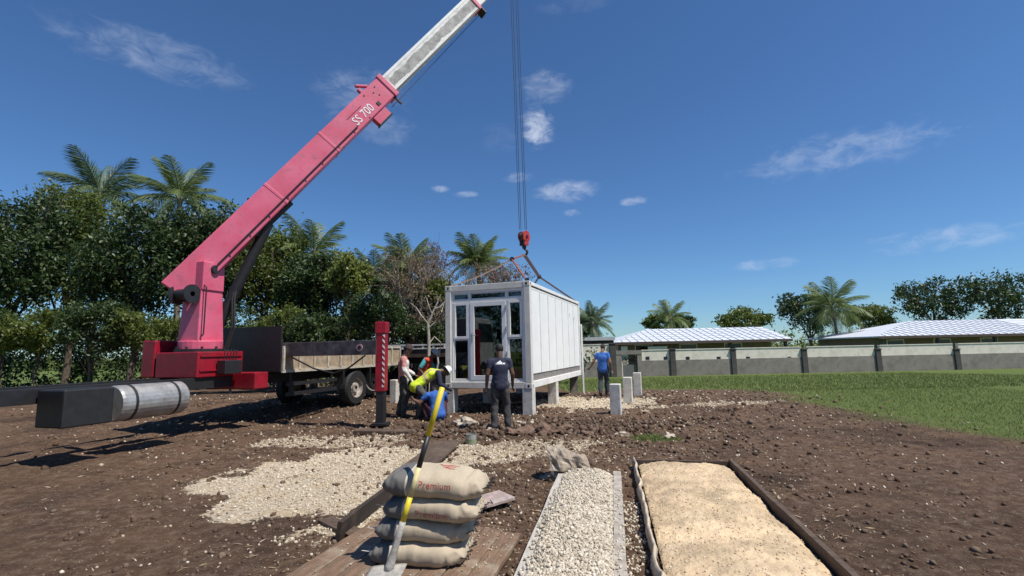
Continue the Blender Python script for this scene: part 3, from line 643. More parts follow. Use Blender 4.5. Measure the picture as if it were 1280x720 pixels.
# luffing cylinder, boom head and the telescoping rope below the boom
obj('lift_cylinder', MB().tube([piv+ax*.35-Vector((0, 0, 1.35)), piv+bd*1.5-bu*.3], .11, 14).tube([piv+bd*1.3-bu*.3-bd*.2, piv+bd*2.2-bu*.32], .07, 12), blk, truck, world=True)
obj('boom_head', MB().cyl(tip+bd*.2-bs*.0, .28, .30, bs, 20).box(tip+bd*.2, (.5, .32, .4)), blk, truck, world=True)
obj('boom_rope', MB().tube([piv+bd*(L1-.3)-bu*.42, tip-bu*.3], .009, 6), cable, truck, world=True)
hook = at(655, 296, 13.75)
for i, (a, b_) in enumerate(((-.155, -.07), (-.105, -.045), (.05, .045), (.10, .075))):
    top = at(638.5 + [0, 4, 10, 14][i]*.62 - 1.0, -30, 13.7+(.1 if i % 2 else -.1)); bot = at([649.3, 651.3, 656.3, 658.3][i], 287, 13.7+(.06 if i % 2 else -.06))
    obj('hoist_cable', MB().tube([bot, top], .0085, 6), cable, truck, world=True)
# outrigger
legb = gnd(476, 535); legb.z = 0
ld = (truck.location + ax*.5 - legb); ld.z = 0; bdir = Vector((-.95, .31, 0)).normalized()
lgz = 1.48
beam = MB().bar(legb+bdir*.06+Vector((0, 0, 1.62)), legb+bdir*3.4+Vector((0, 0, 1.62)), .24, .30)
bo = obj('outrigger_beam', beam, mat('dark_scuffed_steel', (.07, .06, .065), .5, .4, 5, dirt=((.22, .2, .2), .5, 4)), truck, world=True, bevel=.01)
nrm = Vector((-bdir.y, bdir.x, 0)); nrm = nrm if nrm.y < 0 else -nrm
obj('lug_hole', MB().cyl(legb+bdir*.45+nrm*.122+Vector((0, 0, 1.62)), .075, .03, nrm, 20), mat('pinkish_pad', (.45, .25, .28), .6), bo, world=True)
obj('lug_hole', MB().cyl(legb+bdir*.45+nrm*.136+Vector((0, 0, 1.62)), .045, .012, nrm, 20), blk, bo, world=True)
obj('hose', MB().tube([legb+bdir*.3+nrm*.14+Vector((0, 0, 1.46)), legb+bdir*.7+nrm*.16+Vector((0, 0, 1.2)), legb+bdir*1.1+nrm*.1+Vector((0, 0, 1.1)), legb+bdir*1.6+nrm*.1+Vector((0, 0, 1.2)), legb+bdir*2.2+nrm*.1+Vector((0, 0, 1.45))], .018, 8), dark, bo, world=True)
RL = Matrix.Rotation(R(-6), 3, 'Z')
leg = obj('outrigger_leg', MB().box(legb+Vector((0, 0, 1.42)), (.20, .19, 1.38), RL), red, truck, world=True, bevel=.012)
obj('cap', MB().box(legb+Vector((0, 0, 2.02)), (.235, .22, .24), RL), red, leg, world=True, bevel=.015)
obj('foot_post', MB().box(legb+Vector((0, 0, .42)), (.165, .155, .78), RL), blk, leg, world=True, bevel=.006)
obj('foot_plate', MB().box(legb+Vector((0, 0, .085)), (.3, .28, .05), RL), blk, leg, world=True, bevel=.006)
chv = MB(); whv = MB(); f0 = RL @ Vector((0, -1, 0)); rx_ = RL @ Vector((1, 0, 0))
nst = 9
whv.add([legb+f0*.0965+rx_*.048+Vector((0, 0, .82)), legb+f0*.0965+rx_*.098+Vector((0, 0, .82)), legb+f0*.0965+rx_*.098+Vector((0, 0, 1.88)), legb+f0*.0965+rx_*.048+Vector((0, 0, 1.88)),
         legb+f0*.098+rx_*.048+Vector((0, 0, .82)), legb+f0*.098+rx_*.098+Vector((0, 0, .82)), legb+f0*.098+rx_*.098+Vector((0, 0, 1.88)), legb+f0*.098+rx_*.048+Vector((0, 0, 1.88))],
        [(0, 1, 2, 3), (7, 6, 5, 4), (0, 4, 5, 1), (1, 5, 6, 2), (2, 6, 7, 3), (3, 7, 4, 0)])
for k in range(nst):
    z = .83+k*.115; vs = []
    for o in (.098, .1005):
        for x, dz in ((.048, .055), (.098, 0), (.098, .06), (.048, .115)): vs.append(legb+f0*o+rx_*x+Vector((0, 0, min(z+dz, 1.88))))
    chv.add(vs, [(0, 1, 2, 3), (7, 6, 5, 4), (0, 4, 5, 1), (1, 5, 6, 2), (2, 6, 7, 3), (3, 7, 4, 0)])
obj('warning_strip', whv, textw, leg, world=True); obj('red_stripes', chv, red, leg, world=True)
tag(obj('footing_plank', MB().bar(gnd(444, 543)+Vector((0, .1, .04)), gnd(514, 544)+Vector((0, .05, .05)), .28, .07), woodd, bevel=.01), 'short dark plank on the soil under the red outrigger leg', 'plank')

# ------------------------------------------------------------------ hook block and slings
hk = thing('hook_block', 'red crane hook block hanging on four cables above the container', 'hook block', hook-Vector((0, 0, .5)))
hs = Vector((.80, -.6, 0)).normalized()     # sheave axis
redh = mat('red_hook_paint', (.55, .045, .03), .4, .25, 9, dirt=((.1, .03, .03), .5, 12))
hc = hook
for s in (-1, 1):
    obj('cheek_plate', MB().lathe([(1e-4, -.02), (.17, -.02), (.17, .02), (1e-4, .02)], hc+hs*(s*.085), hs, 24).bar(hc+hs*(s*.085), hc+hs*(s*.085)-Vector((0, 0, .27)), .04, .18, side=hs), redh if s > 0 else mat('dark_red', (.10, .015, .02), .5), hk, world=True, bevel=.006)
obj('sheave', MB().lathe([(.03, -.04), (.15, -.04), (.125, 0), (.15, .04), (.03, .04)], hc, hs, 24), blk, hk, world=True)
obj('axle', MB().cyl(hc, .04, .26, hs, 14), blk, hk, world=True)
obj('swivel', MB().cyl(hc-Vector((0, 0, .29)), .06, .12, (0, 0, 1), 14).bar(hc-Vector((0, 0, .22)), hc-Vector((0, 0, .26)), .18, .14), blk, hk, world=True)
hp = [hc+Vector((0, 0, -.34))]
hx = Vector((1, 0, 0))
for a in range(0, 250, 25): aa = R(90-a); hp.append(hc+Vector((0, 0, -.46))+hx*(.085*math.cos(aa)+.0)+Vector((0, 0, .085*math.sin(aa))))
obj('hook', MB().tube(hp, [.03]*3+[.034]*5+[.026, .018, .008], 10), blk, hk, world=True)
hb_ = hc+Vector((0, 0, -.54))
def strap(mb, a, b_, w=.06, th=.016, sag=.0, n=8):
    pts = [a.lerp(b_, i/n) - Vector((0, 0, sag*math.sin(PI*i/n))) for i in range(n+1)]
    for i in range(n): mb.bar(pts[i], pts[i+1], w, th)
    return mb
fl, fr_, bl, br = cl(-hw+.08, .09, CH), cl(hw-.08, .09, CH), cl(-hw+.08, CL-.09, CH), cl(hw-.08, CL-.09, CH)
sp1 = at(640, 324, 12.0); sp2 = at(674, 346, 15.4)
s1 = thing('lifting_sling', 'rust coloured lifting sling from the hook to the two front roof corners', 'sling', hb_, 0, 'lifting slings')
obj('strap', strap(MB(), hb_, sp1, .085, .03), rustrope, s1, world=True)
obj('leg', strap(MB(), sp1, fl, .05, .025, .06), mat('pale_worn_strap', (.42, .28, .2), .85, .3, 25), s1, world=True); obj('leg', strap(MB(), sp1, fr_, .055, .025), rustrope, s1, world=True)
obj('shackle', MB().cyl(sp1, .06, .05, (0, 1, 0), 14).cyl(fl+Vector((0, 0, .03)), .05, .05, (0, 1, 0), 12).cyl(fr_+Vector((0, 0, .03)), .055, .05, (0, 1, 0), 12), blk, s1, world=True)
s2 = thing('lifting_sling', 'dark lifting sling from the hook to the two rear roof corners', 'sling', hb_+Vector((0.02, 0.03, 0)), 0, 'lifting slings')
obj('strap', strap(MB(), hb_, sp2, .095, .035), darkrope, s2, world=True); obj('leg', strap(MB(), sp2, bl, .05, .025), darkrope, s2, world=True); obj('leg', strap(MB(), sp2, br, .06, .03), darkrope, s2, world=True)
obj('shackle', MB().cyl(sp2, .07, .06, (0, 1, 0), 14), blk, s2, world=True)

# ------------------------------------------------------------------ flatbed trailer behind the workers
TY = 15.6
ta, tb_ = at(440, 455, TY+.6), at(556, 455, TY-.3); ta.z = tb_.z = 0; td = (tb_-ta); TL = td.length; td.normalize()
tr = thing('flatbed_trailer', 'dark flatbed trailer with a pale slotted rail parked behind the workers', 'trailer', ta, math.atan2(td.y, td.x))
tg = .05
def zt(py, Y=TY): return at(520, py, Y).z
zr = zt(430.5)
obj('deck', MB().bx(-2.2, TL, 0, 2.4, zr-.42, zr-.30), woodd, tr, bevel=.01)
rl = MB().bx(-2.2, TL, -.02, .05, zr-.05, zr).bx(-2.2, TL, -.02, .05, zr-.16, zr-.12)
for k in range(16): rl.bx(-2.2+k*(TL+2.15)/15, -2.15+k*(TL+2.15)/15, -.015, .045, zr-.12, zr-.05)
obj('rail', rl, cream, tr, bevel=.004)
obj('side_board', MB().bx(-2.2, TL, .05, .10, zr-.42, zr-.16), blk, tr)
obj('frame', MB().bx(-2.0, TL-.1, .4, .55, zr-.62, zr-.42).bx(-2.0, TL-.1, 1.8, 1.95, zr-.62, zr-.42).bx(TL-.6, TL-.5, 0.1, 2.3, .25, zr-.42), blk, tr)
for x in (-.3, .75):
    for y, s in ((.25, -1), (2.15, 1)):
        e = wheel(tr, x, y, .5+tg, .48, .28, 1); e.rotation_euler = (0, 0, -PI/2 if s < 0 else PI/2)
obj('chain', MB().tube([(TL-.25, -.04, zr-.15), (TL-.2, -.05, zr-.6), (TL-.3, -.05, zr-1.0)], .03, 6), cream, tr)

# ------------------------------------------------------------------ vegetation
def leaves(n, clumps, size, sub=22, droop=.3, asp=.42):
    """clumps = [(centre, (rx, ry, rz))]; leaf rhombi gathered round many sub-centres near the shell"""
    vol = np.array([c[1][0]*c[1][2] for c in clumps]); vol = vol/vol.sum(); out_ = []
    for (c, r), w in zip(clumps, vol):
        k = max(30, int(n*w)); r = np.array(r)
        d = rng.normal(size=(sub, 3)); d /= np.linalg.norm(d, axis=1)[:, None]; rad = rng.uniform(.35, 1.0, (sub, 1))**.6
        sc = d*rad; pick = rng.integers(0, sub, k); spread = rng.uniform(.10, .25, sub)[pick][:, None]
        p = (sc[pick] + rng.normal(size=(k, 3))*spread)*r + np.array(c)
        out_.append(p)
    p = np.concatenate(out_); k = len(p); Rm = randrot(k)
    s = size*rng.uniform(.6, 1.25, (k, 1, 1))
    q = np.array([(0, -1, 0), (asp, 0, .12), (0, 1, -droop*.3), (-asp, 0, .12)])*.5
    v = np.einsum('nij,kj->nki', Rm, q)*s + p[:, None]
    return v.reshape(-1, 3), np.arange(k*4).reshape(-1, 4)
def branch_mb(mb, base, height, spread, n=7, r=.09, lean=(0, 0), targets=None, wig=.12, segs=5):
    base = Vector(base); topv = base + Vector((lean[0], lean[1], height))
    pts = [base.lerp(topv, i/segs) + Vector((random.gauss(0, wig*.3), random.gauss(0, wig*.3), 0))*(i > 0) for i in range(segs+1)]
    mb.tube(pts, [r*(1-.55*i/segs) for i in range(segs+1)], 8)
    tg_ = targets or [topv + Vector((random.uniform(-1, 1)*spread, random.uniform(-1, 1)*spread, random.uniform(.2, 1)*spread)) for _ in range(n)]
    for q in tg_:
        q = Vector(q); i = random.randint(max(1, segs-3), segs); a = pts[i]; mid = a.lerp(q, .5) + Vector((random.gauss(0, wig), random.gauss(0, wig), random.gauss(.1, wig)))
        mb.tube([a, a.lerp(mid, .5)+Vector((0, 0, wig*.3)), mid, mid.lerp(q, .5)+Vector((random.gauss(0, wig*.4), 0, random.gauss(0, wig*.4))), q], [r*.42, r*.36, r*.26, r*.17, r*.08], 6)
        for _ in range(3):
            b_ = mid.lerp(q, random.uniform(0, .8)); e = b_ + (q-mid)*random.uniform(.3, .7) + Vector((random.gauss(0, .35), random.gauss(0, .3), random.gauss(.05, .25)))
            mb.tube([b_, b_.lerp(e, .5)+Vector((0, 0, .04)), e], [r*.2, r*.13, r*.05], 5)
    return pts
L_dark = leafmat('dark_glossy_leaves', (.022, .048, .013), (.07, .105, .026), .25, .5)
L_mid = leafmat('olive_green_leaves', (.085, .13, .025), (.18, .21, .05), .45)
L_lit = leafmat('yellow_green_leaves', (.13, .18, .03), (.25, .27, .07), .45)
L_brown = leafmat('dry_brown_leaves', (.17, .125, .07), (.27, .21, .12), .3, .8)
L_purple = leafmat('dull_purple_brown_leaves', (.13, .075, .07), (.20, .13, .115), .3, .8)
L_palm = leafmat('palm_leaflets', (.10, .16, .05), (.22, .26, .09), .35, .5)
L_palmb = leafmat('blue_green_palm_leaflets', (.08, .13, .07), (.16, .21, .10), .35, .5)
def tree(name, label, px, py, rx, ry, Y, n, lm, size, cat='tree', nb=7, group=None, barkm=None, depth=.9, tr=.10, lobes=7):
    c = at(px, py, Y); sc = Y/F; rx, ry = rx*sc, ry*sc; base = Vector((c.x, Y, hb(c.x, Y)-.05))
    t_ = thing(name, label, cat, base, 0, group); lc = Vector((0, 0, c.z-base.z))
    cl_ = [(lc, (rx*.72, rx*.72*depth, ry*.72))]
    for k in range(lobes):
        a = 2*PI*k/lobes + random.uniform(-.4, .4); e = random.uniform(-.5, .85)
        cl_.append((lc + Vector((math.cos(a)*rx*.62*math.cos(e), math.sin(a)*rx*.6*depth*math.cos(e), math.sin(e)*ry*.68)), (rx*random.uniform(.3, .46), rx*.4*depth, ry*random.uniform(.26, .42))))
    mb = MB(); branch_mb(mb, (0, 0, 0), max(.4, lc.z-ry*.45), rx*.8, r=tr, targets=[q[0]+Vector((0, 0, q[1][2]*.4)) for q in cl_], wig=.15)
    obj('trunk', mb, barkm or bark, t_)
    v, f = leaves(n, cl_, size); mesh_np('crown', v, f, lm, t_)
    return t_
def frond_mesh(name, L, droop, lm, n=60):
    vs = []; fs = []
    def P(t): return Vector((0, L*(t - .12*t*t*droop), L*(.10*math.sin(PI*t*.6) - .42*droop*t*t)))
    mb = MB().tube([P(i/7) for i in range(8)], [.022*(1-.8*i/7)+.004 for i in range(8)], 5); vs = [tuple(v) for v in mb.v]; fs = list(mb.f)
    for i in range(n):
        t = .14+.86*i/(n-1); p = P(t); d = (P(min(t+.02, 1.02))-P(t-.02)).normalized(); l = L*.37*(math.sin(PI*(t*.86+.1))**.6)*random.uniform(.85, 1.1)
        for s in (-1, 1):
            q = Vector((s*.75, 0, -.35-.5*random.random()))+d*(.6+.3*random.random()); q = q.normalized()*l; w = d*.017*L/2
            m_ = p+q*.55+Vector((0, 0, .03)); k = len(vs)
            vs += [tuple(p-w*.6), tuple(p+w*.6), tuple(m_+w), tuple(p+q), tuple(m_-w)]; fs += [(k, k+1, k+2, k+4), (k+4, k+2, k+3)]
    me = bpy.data.meshes.new(name); me.from_pydata(vs, [], fs); me.update(); me.materials.append(lm); return me
FR = {}
for nm, lm in (('palm', L_palm), ('bluepalm', L_palmb)):
    FR[nm] = [frond_mesh('frond', 2.1, d, lm) for d in (.5, .9, 1.3, 1.7)]
def palm(label, px, py, Y, kind='palm', nf=20, scale=1.0, group='coconut palms', up=.3):
    c = at(px, py, Y); base = Vector((c.x+.3, Y, hb(c.x, Y)-.05)); t_ = thing('palm_tree', label, 'palm tree', base, 0, group)
    lc = c-base; pts = [Vector((0, 0, 0)), Vector((lc.x*.1, 0, lc.z*.35)), Vector((lc.x*.5, 0, lc.z*.7)), lc]
    obj('trunk', MB().tube(pts, [.19, .14, .12, .11], 10), palmbark, t_)
    obj('crown_shaft', MB().ell(lc, (.16, .16, .28)), palmbark, t_)
    for k in range(nf):
        e = up + (1.25-up)*(1-(k/(nf-1)))**.9 - .75*(k/(nf-1)); i = min(3, int(4*k/nf))
        o = bpy.data.objects.new('frond', FR[kind][i]); COL.objects.link(o); o.parent = t_; o.location = lc
        o.rotation_euler = (e, random.uniform(-.25, .25), k*2.4+random.uniform(-.2, .2)); s = scale*random.uniform(.85, 1.1); o.scale = (s, s, s)
    return t_
# seen in the strip left of the container
tree('leafy_tree', 'yellow green leafy tree at the left beside the palms', 436, 352, 30, 46, 18.8, 5200, L_lit, .17)
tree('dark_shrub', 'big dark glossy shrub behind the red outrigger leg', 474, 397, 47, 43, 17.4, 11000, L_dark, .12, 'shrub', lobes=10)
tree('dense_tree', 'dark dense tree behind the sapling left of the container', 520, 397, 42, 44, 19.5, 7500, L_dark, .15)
tree('leafy_tree', 'green bushy tree just left of the container roof corner', 548, 372, 27, 28, 18.8, 3600, L_mid, .15)
tree('leafy_tree', 'olive green thicket tree close against the left side of the container', 566, 412, 30, 36, 19.4, 3600, L_mid, .15)
palm('palm with blue green fronds left of the other palms, above the dark shrub', 468, 352, 20.5, 'bluepalm', 24, .80)
palm('palm with upright light green fronds between the blue palm and the dry tree', 507, 338, 22, 'palm', 24, .85, up=.85)
palm('palm standing tallest behind the front left roof corner of the container', 597, 332, 24, 'palm', 30, .88, up=.9)
def dry(label, px, py, rx, ry, Y, n, nb, lm, py0=None):
    c = at(px, py, Y); base = Vector((c.x, Y, hb(c.x, Y)-.05)); t_ = thing('dry_tree', label, 'tree', base, 0, 'half bare dry trees'); sc = Y/F
    mb = MB(); tips = [Vector((random.uniform(-1, 1)*rx*sc, random.uniform(-.8, .8), c.z-base.z+random.uniform(-.6, 1)*ry*sc)) for _ in range(nb)]
    branch_mb(mb, (0, 0, 0), (c.z-base.z)*.62, 1, r=.085, targets=tips, wig=.2); obj('trunk', mb, mat('grey_brown_twigs', (.26, .20, .17), .9, .25, 9), t_)
    v, f = leaves(n, [(q, (.42, .42, .34)) for q in tips]+[((0, 0, c.z-base.z), (rx*sc*.7, .8, ry*sc*.6))], .10, 9); mesh_np('crown', v, f, lm, t_)
dry('tangled dry brown tree in front of the upright palm', 518, 352, 34, 36, 18.6, 3000, 26, L_brown)
dry('purple brown half bare tree rising between the palms left of the container', 550, 342, 28, 32, 20.3, 2600, 20, L_purple)
dry('dry brown tree showing over the front roof edge of the container', 606, 348, 28, 22, 21.5, 2000, 18, L_brown)
dry('sparse purple brown tree behind the slings over the container roof', 640, 352, 24, 22, 20.5, 1000, 16, L_purple)
dry('low dry tree in the gap below the green bushy tree', 541, 392, 22, 22, 18.2, 1500, 12, L_brown)
sp = at(534, 430, 15.0); sb_ = Vector((sp.x, sp.y, hb(sp.x, sp.y)-.05)); sap = thing('bare_sapling', 'pale bare sapling with forked branches behind the men left of the container', 'tree', sb_)
def lp(px, py, y=15.0): return at(px, py, y)-sb_
mb = MB().tube([(0, 0, 0), lp(536, 455), lp(536, 425), lp(535, 405), lp(540, 393), lp(546, 380), lp(551, 368)], [.06, .055, .05, .042, .034, .022, .01], 7)
for q in ([(535, 405), (527, 395), (520, 384), (512, 378)], [(536, 410), (545, 402), (552, 390), (556, 376)], [(540, 393), (536, 383), (533, 372)], [(536, 430), (543, 421), (551, 428), (549, 446)], [(543, 386), (550, 384), (555, 378)]):
    mb.tube([lp(*w, 15.0+random.uniform(-.15, .15)*(i > 0)) for i, w in enumerate(q)], [.028, .022, .014, .006][:len(q)], 6)
obj('trunk', mb, palebark, sap)
tree('leafy_tree', 'olive tree filling the gap under the two left palms', 492, 366, 36, 32, 21.0, 5200, L_mid, .16)
tree('leafy_tree', 'deep green tree behind the dry brown tree above the flatbed trailer', 524, 372, 40, 44, 21.5, 9000, L_mid, .15, lobes=10)
tree('leafy_tree', 'low green tree between the truck deck and the dark shrub', 446, 405, 30, 34, 19.6, 5200, L_mid, .15)
tree('dark_shrub', 'dark shrub low behind the bare sapling', 545, 418, 34, 26, 17.8, 5200, L_dark, .12, 'shrub')
for k_, (px_, lab_) in enumerate(((-20, 'leafy bush at the left edge under the tall trees'), (50, 'leafy bush second from the left edge under the tall trees'), (118, 'leafy bush left of the crane base under the tall trees'), (182, 'leafy bush just left of the red crane base'), (292, 'leafy bush just right of the crane column foot'), (345, 'leafy bush above the black headboard of the truck'), (398, 'leafy bush above the truck side board'))):
    tree('bush', lab_, px_, 412+4*(k_ % 2), 48, 34+5*(k_ % 3), 18.3+.5*(k_ % 2), 6500, L_mid if k_ % 2 else L_dark, .15, 'bush', group='bushes under the left hand trees', tr=.05)
# trees beyond the frame of the photograph, left
BT = [(395, 362, 50, 60, 21, L_dark, 'dark tree right of the crane boom foot'), (335, 345, 62, 78, 23, L_mid, 'olive tree behind the truck deck'), (262, 330, 70, 95, 22, L_dark, 'tall dark tree behind the crane column'),
      (175, 330, 70, 95, 20.5, L_dark, 'dark broad tree behind the truck cab'), (95, 320, 66, 110, 23, L_mid, 'tall olive tree left of the crane column'), (15, 325, 70, 110, 20, L_dark, 'dark tree at the left edge of the picture'), (-75, 320, 70, 110, 20, L_dark, 'dark tree at the far left beyond the cab')]
for px, py, rx, ry, Y, lm, lab in BT: tree('broad_tree', lab, px, py, rx, ry, Y, 17000, lm, .20, lobes=13, tr=.16, group='broad trees behind the crane truck')
palm('palm rising over the trees behind the crane column', 225, 250, 25, 'palm', 20, 1.3, up=.5)
palm('palm rising left of the crane column above the cab', 125, 245, 26, 'bluepalm', 20, 1.35, up=.4)
palm('palm right of the boom foot over the dark tree', 392, 318, 24, 'palm', 18, 1.1, up=.4)
cl_ = [((x, -19+random.uniform(-2, 2), random.uniform(.8, 7)), (2.6, 2, 2.2)) for x in np.arange(-34, 30, 1.0)]
v, f = leaves(30000, cl_, .4); tag(mesh_np('added_tree_line', v, f, L_dark), 'unseen dark line of trees added behind the camera to darken the glass reflections', 'trees', kind='stuff')  # added out of view so the container glass reflects something dark
# undergrowth and far wood as one mass each
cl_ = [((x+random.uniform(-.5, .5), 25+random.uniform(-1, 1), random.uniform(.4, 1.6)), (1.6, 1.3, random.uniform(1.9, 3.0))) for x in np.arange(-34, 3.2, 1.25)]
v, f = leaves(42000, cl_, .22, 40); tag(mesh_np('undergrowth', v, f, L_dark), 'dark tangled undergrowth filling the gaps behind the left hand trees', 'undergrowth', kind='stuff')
cl_ = [((x, 95+random.uniform(-6, 6), random.uniform(-.2, 1.2)), (4.5, 3, random.uniform(2.2, 4.6))) for x in np.arange(-110, 130, 4.2)]
v, f = leaves(24000, cl_, .75); tag(mesh_np('far_wood', v, f, L_mid), 'far off line of green trees along the horizon', 'trees', kind='stuff')
# right
palm('dark palm behind the far end of the container', 740, 405, 37, 'bluepalm', 22, .95, up=.2)
tree('leafy_tree', 'dark bushy tree between the container and the white parapet', 731, 403, 15, 18, 38, 5000, L_dark, .24)
tree('round_tree', 'round green tree behind the white hipped roof', 822, 403, 20, 13, 56, 2600, L_mid, .4)
tree('round_tree', 'dark green tree right of the round tree behind the white roof', 850, 404, 20, 16, 58, 2600, L_dark, .4)
palm('palm top showing over the white roof beside the round tree', 838, 398, 52, 'palm', 18, 1.3, up=.2)
for px, py, rx, ry, Y, lm, lab in ((930, 402, 36, 22, 60, L_mid, 'wide olive tree behind the right part of the white roof'), (1010, 392, 40, 34, 56, L_dark, 'dark tree in the gap between the two houses'), (1085, 398, 34, 24, 64, L_mid, 'olive tree left of the second house roof'),
                             (1165, 378, 46, 40, 58, L_dark, 'tall dark tree behind the second house'), (1245, 372, 50, 46, 54, L_dark, 'tallest dark tree at the right edge of the picture')):
    tree('broad_tree', lab, px, py, rx, ry, Y, 4200, lm, .42, group='trees behind the houses', tr=.2)
palm('palm in front of the gap between the two houses', 1040, 385, 48, 'palm', 20, 1.7)

# ------------------------------------------------------------------ perimeter wall, gate, houses
WY = 32.0; WB = -.42
beige = mat('beige_render', (.84, .77, .64), .85, .08, 1.5, dirt=((.35, .3, .24), .5, 2.5)); greyw = mat('grey_brown_render', (.27, .24, .205), .85, .12, 1.5, dirt=((.12, .1, .09), .5, 3))
darkcol = mat('dark_grey_column', (.085, .078, .07), .8, .2, 3); whitew = mat('white_render', (.74, .73, .70), .8, .06, 2)
def X(px, Y=WY, py=440): return at(px, py, Y).x
def Zz(px, py, Y=WY): return at(px, py, Y).z
ztop, zmid = Zz(815, 438), Zz(815, 450.5)
def wallseg(a, b_, lab, t0=None, holes=()):
    w = thing('perimeter_wall', lab, 'wall', ((X(a)+X(b_))/2, WY, WB), 0, 'sections of the two tone perimeter wall')
    zt_ = t0 if t0 else ztop
    obj('grey_base', MB().bx(X(a), X(b_), WY-.12, WY+.12, WB-.3, zmid), greyw, w, world=True)
    u = obj('beige_top', MB().bx(X(a)+.004, X(b_)-.004, WY-.10, WY+.10, zmid, zt_), beige, w, world=True)
    obj('coping', MB().bx(X(a)+.002, X(b_)-.002, WY-.13, WY+.13, zt_, zt_+.05), beige, w, world=True)
    for h in holes: obj('vent_hole', MB().bx(X(h)-.12, X(h)+.12, WY-.115, WY-.05, Zz(h, 449.5), Zz(h, 445.8)), blk, u, world=True)
wallseg(560, 761.5, 'two tone perimeter wall section behind the container and the walking man', Zz(750, 431), (735,))
wallseg(801.5, 836, 'two tone perimeter wall section with two dark vents right of the gate', None, (808.5, 831))
ex = [843.5, 912, 918.5, 1000, 1007, 1092, 1099, 1190, 1197, 1300]
labs = ['perimeter wall section just right of the tall dark end column', 'perimeter wall section below the right end of the white roof', 'perimeter wall section in front of the gap between the houses', 'perimeter wall section in front of the second house', 'perimeter wall section at the right edge of the picture']
for k in range(5): wallseg(ex[2*k], ex[2*k+1], labs[k], None, (ex[2*k]+15, ex[2*k+1]-15))
def column(px0, px1, py, lab, m_=darkcol):
    tag(obj('wall_column', MB().bx(X(px0), X(px1), WY-.2, WY+.2, WB-.3, Zz(px0, py)).bx(X(px0)-.04, X(px1)+.04, WY-.24, WY+.24, Zz(px0, py)+.0, Zz(px0, py)+.07), m_, bevel=.01), lab, 'column', 'dark columns of the perimeter wall')
column(761.8, 769, 430, 'dark column holding the flat canopy beside the gate')
column(836.3, 843, 437, 'dark column at the right end of the wall with two vents')
for k, (a, b_) in enumerate(((912, 918.5), (1000, 1007), (1092, 1099), (1190, 1197))): column(a+.2, b_-.2, 437, ['dark wall column below the right part of the white roof', 'dark wall column at the gap between the houses', 'dark wall column left of the second house', 'dark wall column before the second house front'][k])
gt = thing('gateway', 'dark framed garden gate with ornamental upper panel in the perimeter wall', 'gate', (X(786), WY, WB))
for a, b_ in ((769.3, 776), (795.5, 801.2)): obj('post', MB().bx(X(a), X(b_), WY-.16, WY+.16, WB-.3, Zz(786, 443)), greyw, gt, world=True)
obj('lintel', MB().bx(X(769.3), X(801.2), WY-.18, WY+.18, Zz(786, 443)+.002, Zz(786, 438)), greyw, gt, world=True)
lf = obj('leaf', MB().bx(X(777.5), X(795), WY-.03, WY+.03, WB+.05, Zz(786, 456)), mat('grey_gate_panel', (.16, .155, .15), .6), gt, world=True)
orn = MB(); zc0, zc1 = Zz(786, 455.5), Zz(786, 444.5); xa, xb = X(777.5), X(795)
orn.bx(xa, xb, WY-.02, WY+.02, zc0, zc0+.04).bx(xa, xb, WY-.02, WY+.02, zc1-.04, zc1).bx(xa, xa+.04, WY-.02, WY+.02, zc0, zc1).bx(xb-.04, xb, WY-.02, WY+.02, zc0, zc1)
for k in range(14):
    cx, cz = random.uniform(xa+.1, xb-.1), random.uniform(zc0+.08, zc1-.08); r = random.uniform(.07, .13); orn.tube([(cx+r*math.cos(a*.7), WY, cz+r*math.sin(a*.7)) for a in range(10)], .018, 5)
obj('ornament', orn, blk, gt, world=True)
obj('side_panel', MB().bx(X(776.2), X(777.3), WY-.05, WY+.05, WB, Zz(786, 443.2)), beige, gt, world=True)
# flat canopy and white parapet block
cn = thing('canopy', 'flat grey white canopy slab on dark beams behind the walking man', 'canopy', (X(750, 34), 34, WB))
CY = 33.0
obj('slab', MB().bx(X(700, CY), X(769.5, CY), CY, CY+4, Zz(750, 425.5, CY), Zz(750, 421.3, CY)), mat('pale_fascia', (.50, .50, .49), .7, .1, 3), cn, world=True)
obj('beam', MB().bx(X(700, CY), X(769, CY), CY+.3, CY+.6, Zz(750, 431, CY), Zz(750, 425.7, CY)), darkcol, cn, world=True)
for q in (706, 741, 766): obj('post', MB().bx(X(q, CY), X(q, CY)+.16, CY+.35, CY+.51, -.6, Zz(q, 431, CY)), darkcol, cn, world=True)
bb = thing('block_building', 'white flat roofed block showing just right of the far container corner', 'building', (X(712, 38), 40, -.5))
obj('wall', MB().bx(X(672, 38), X(735, 38), 38, 43, -.7, Zz(731, 406.5, 38)), whitew, bb, world=True); obj('roof', MB().bx(X(671.5, 38), X(735.3, 38), 37.95, 43.05, Zz(731, 406.5, 38), Zz(731, 405.6, 38)), mat('pale_fascia', (.5, .5, .49)), bb, world=True)
roofm = mat('white_metal_roof_tiles', (.62, .65, .70), .5, .06, 2, dirt=((.45, .46, .48), .4, 3))
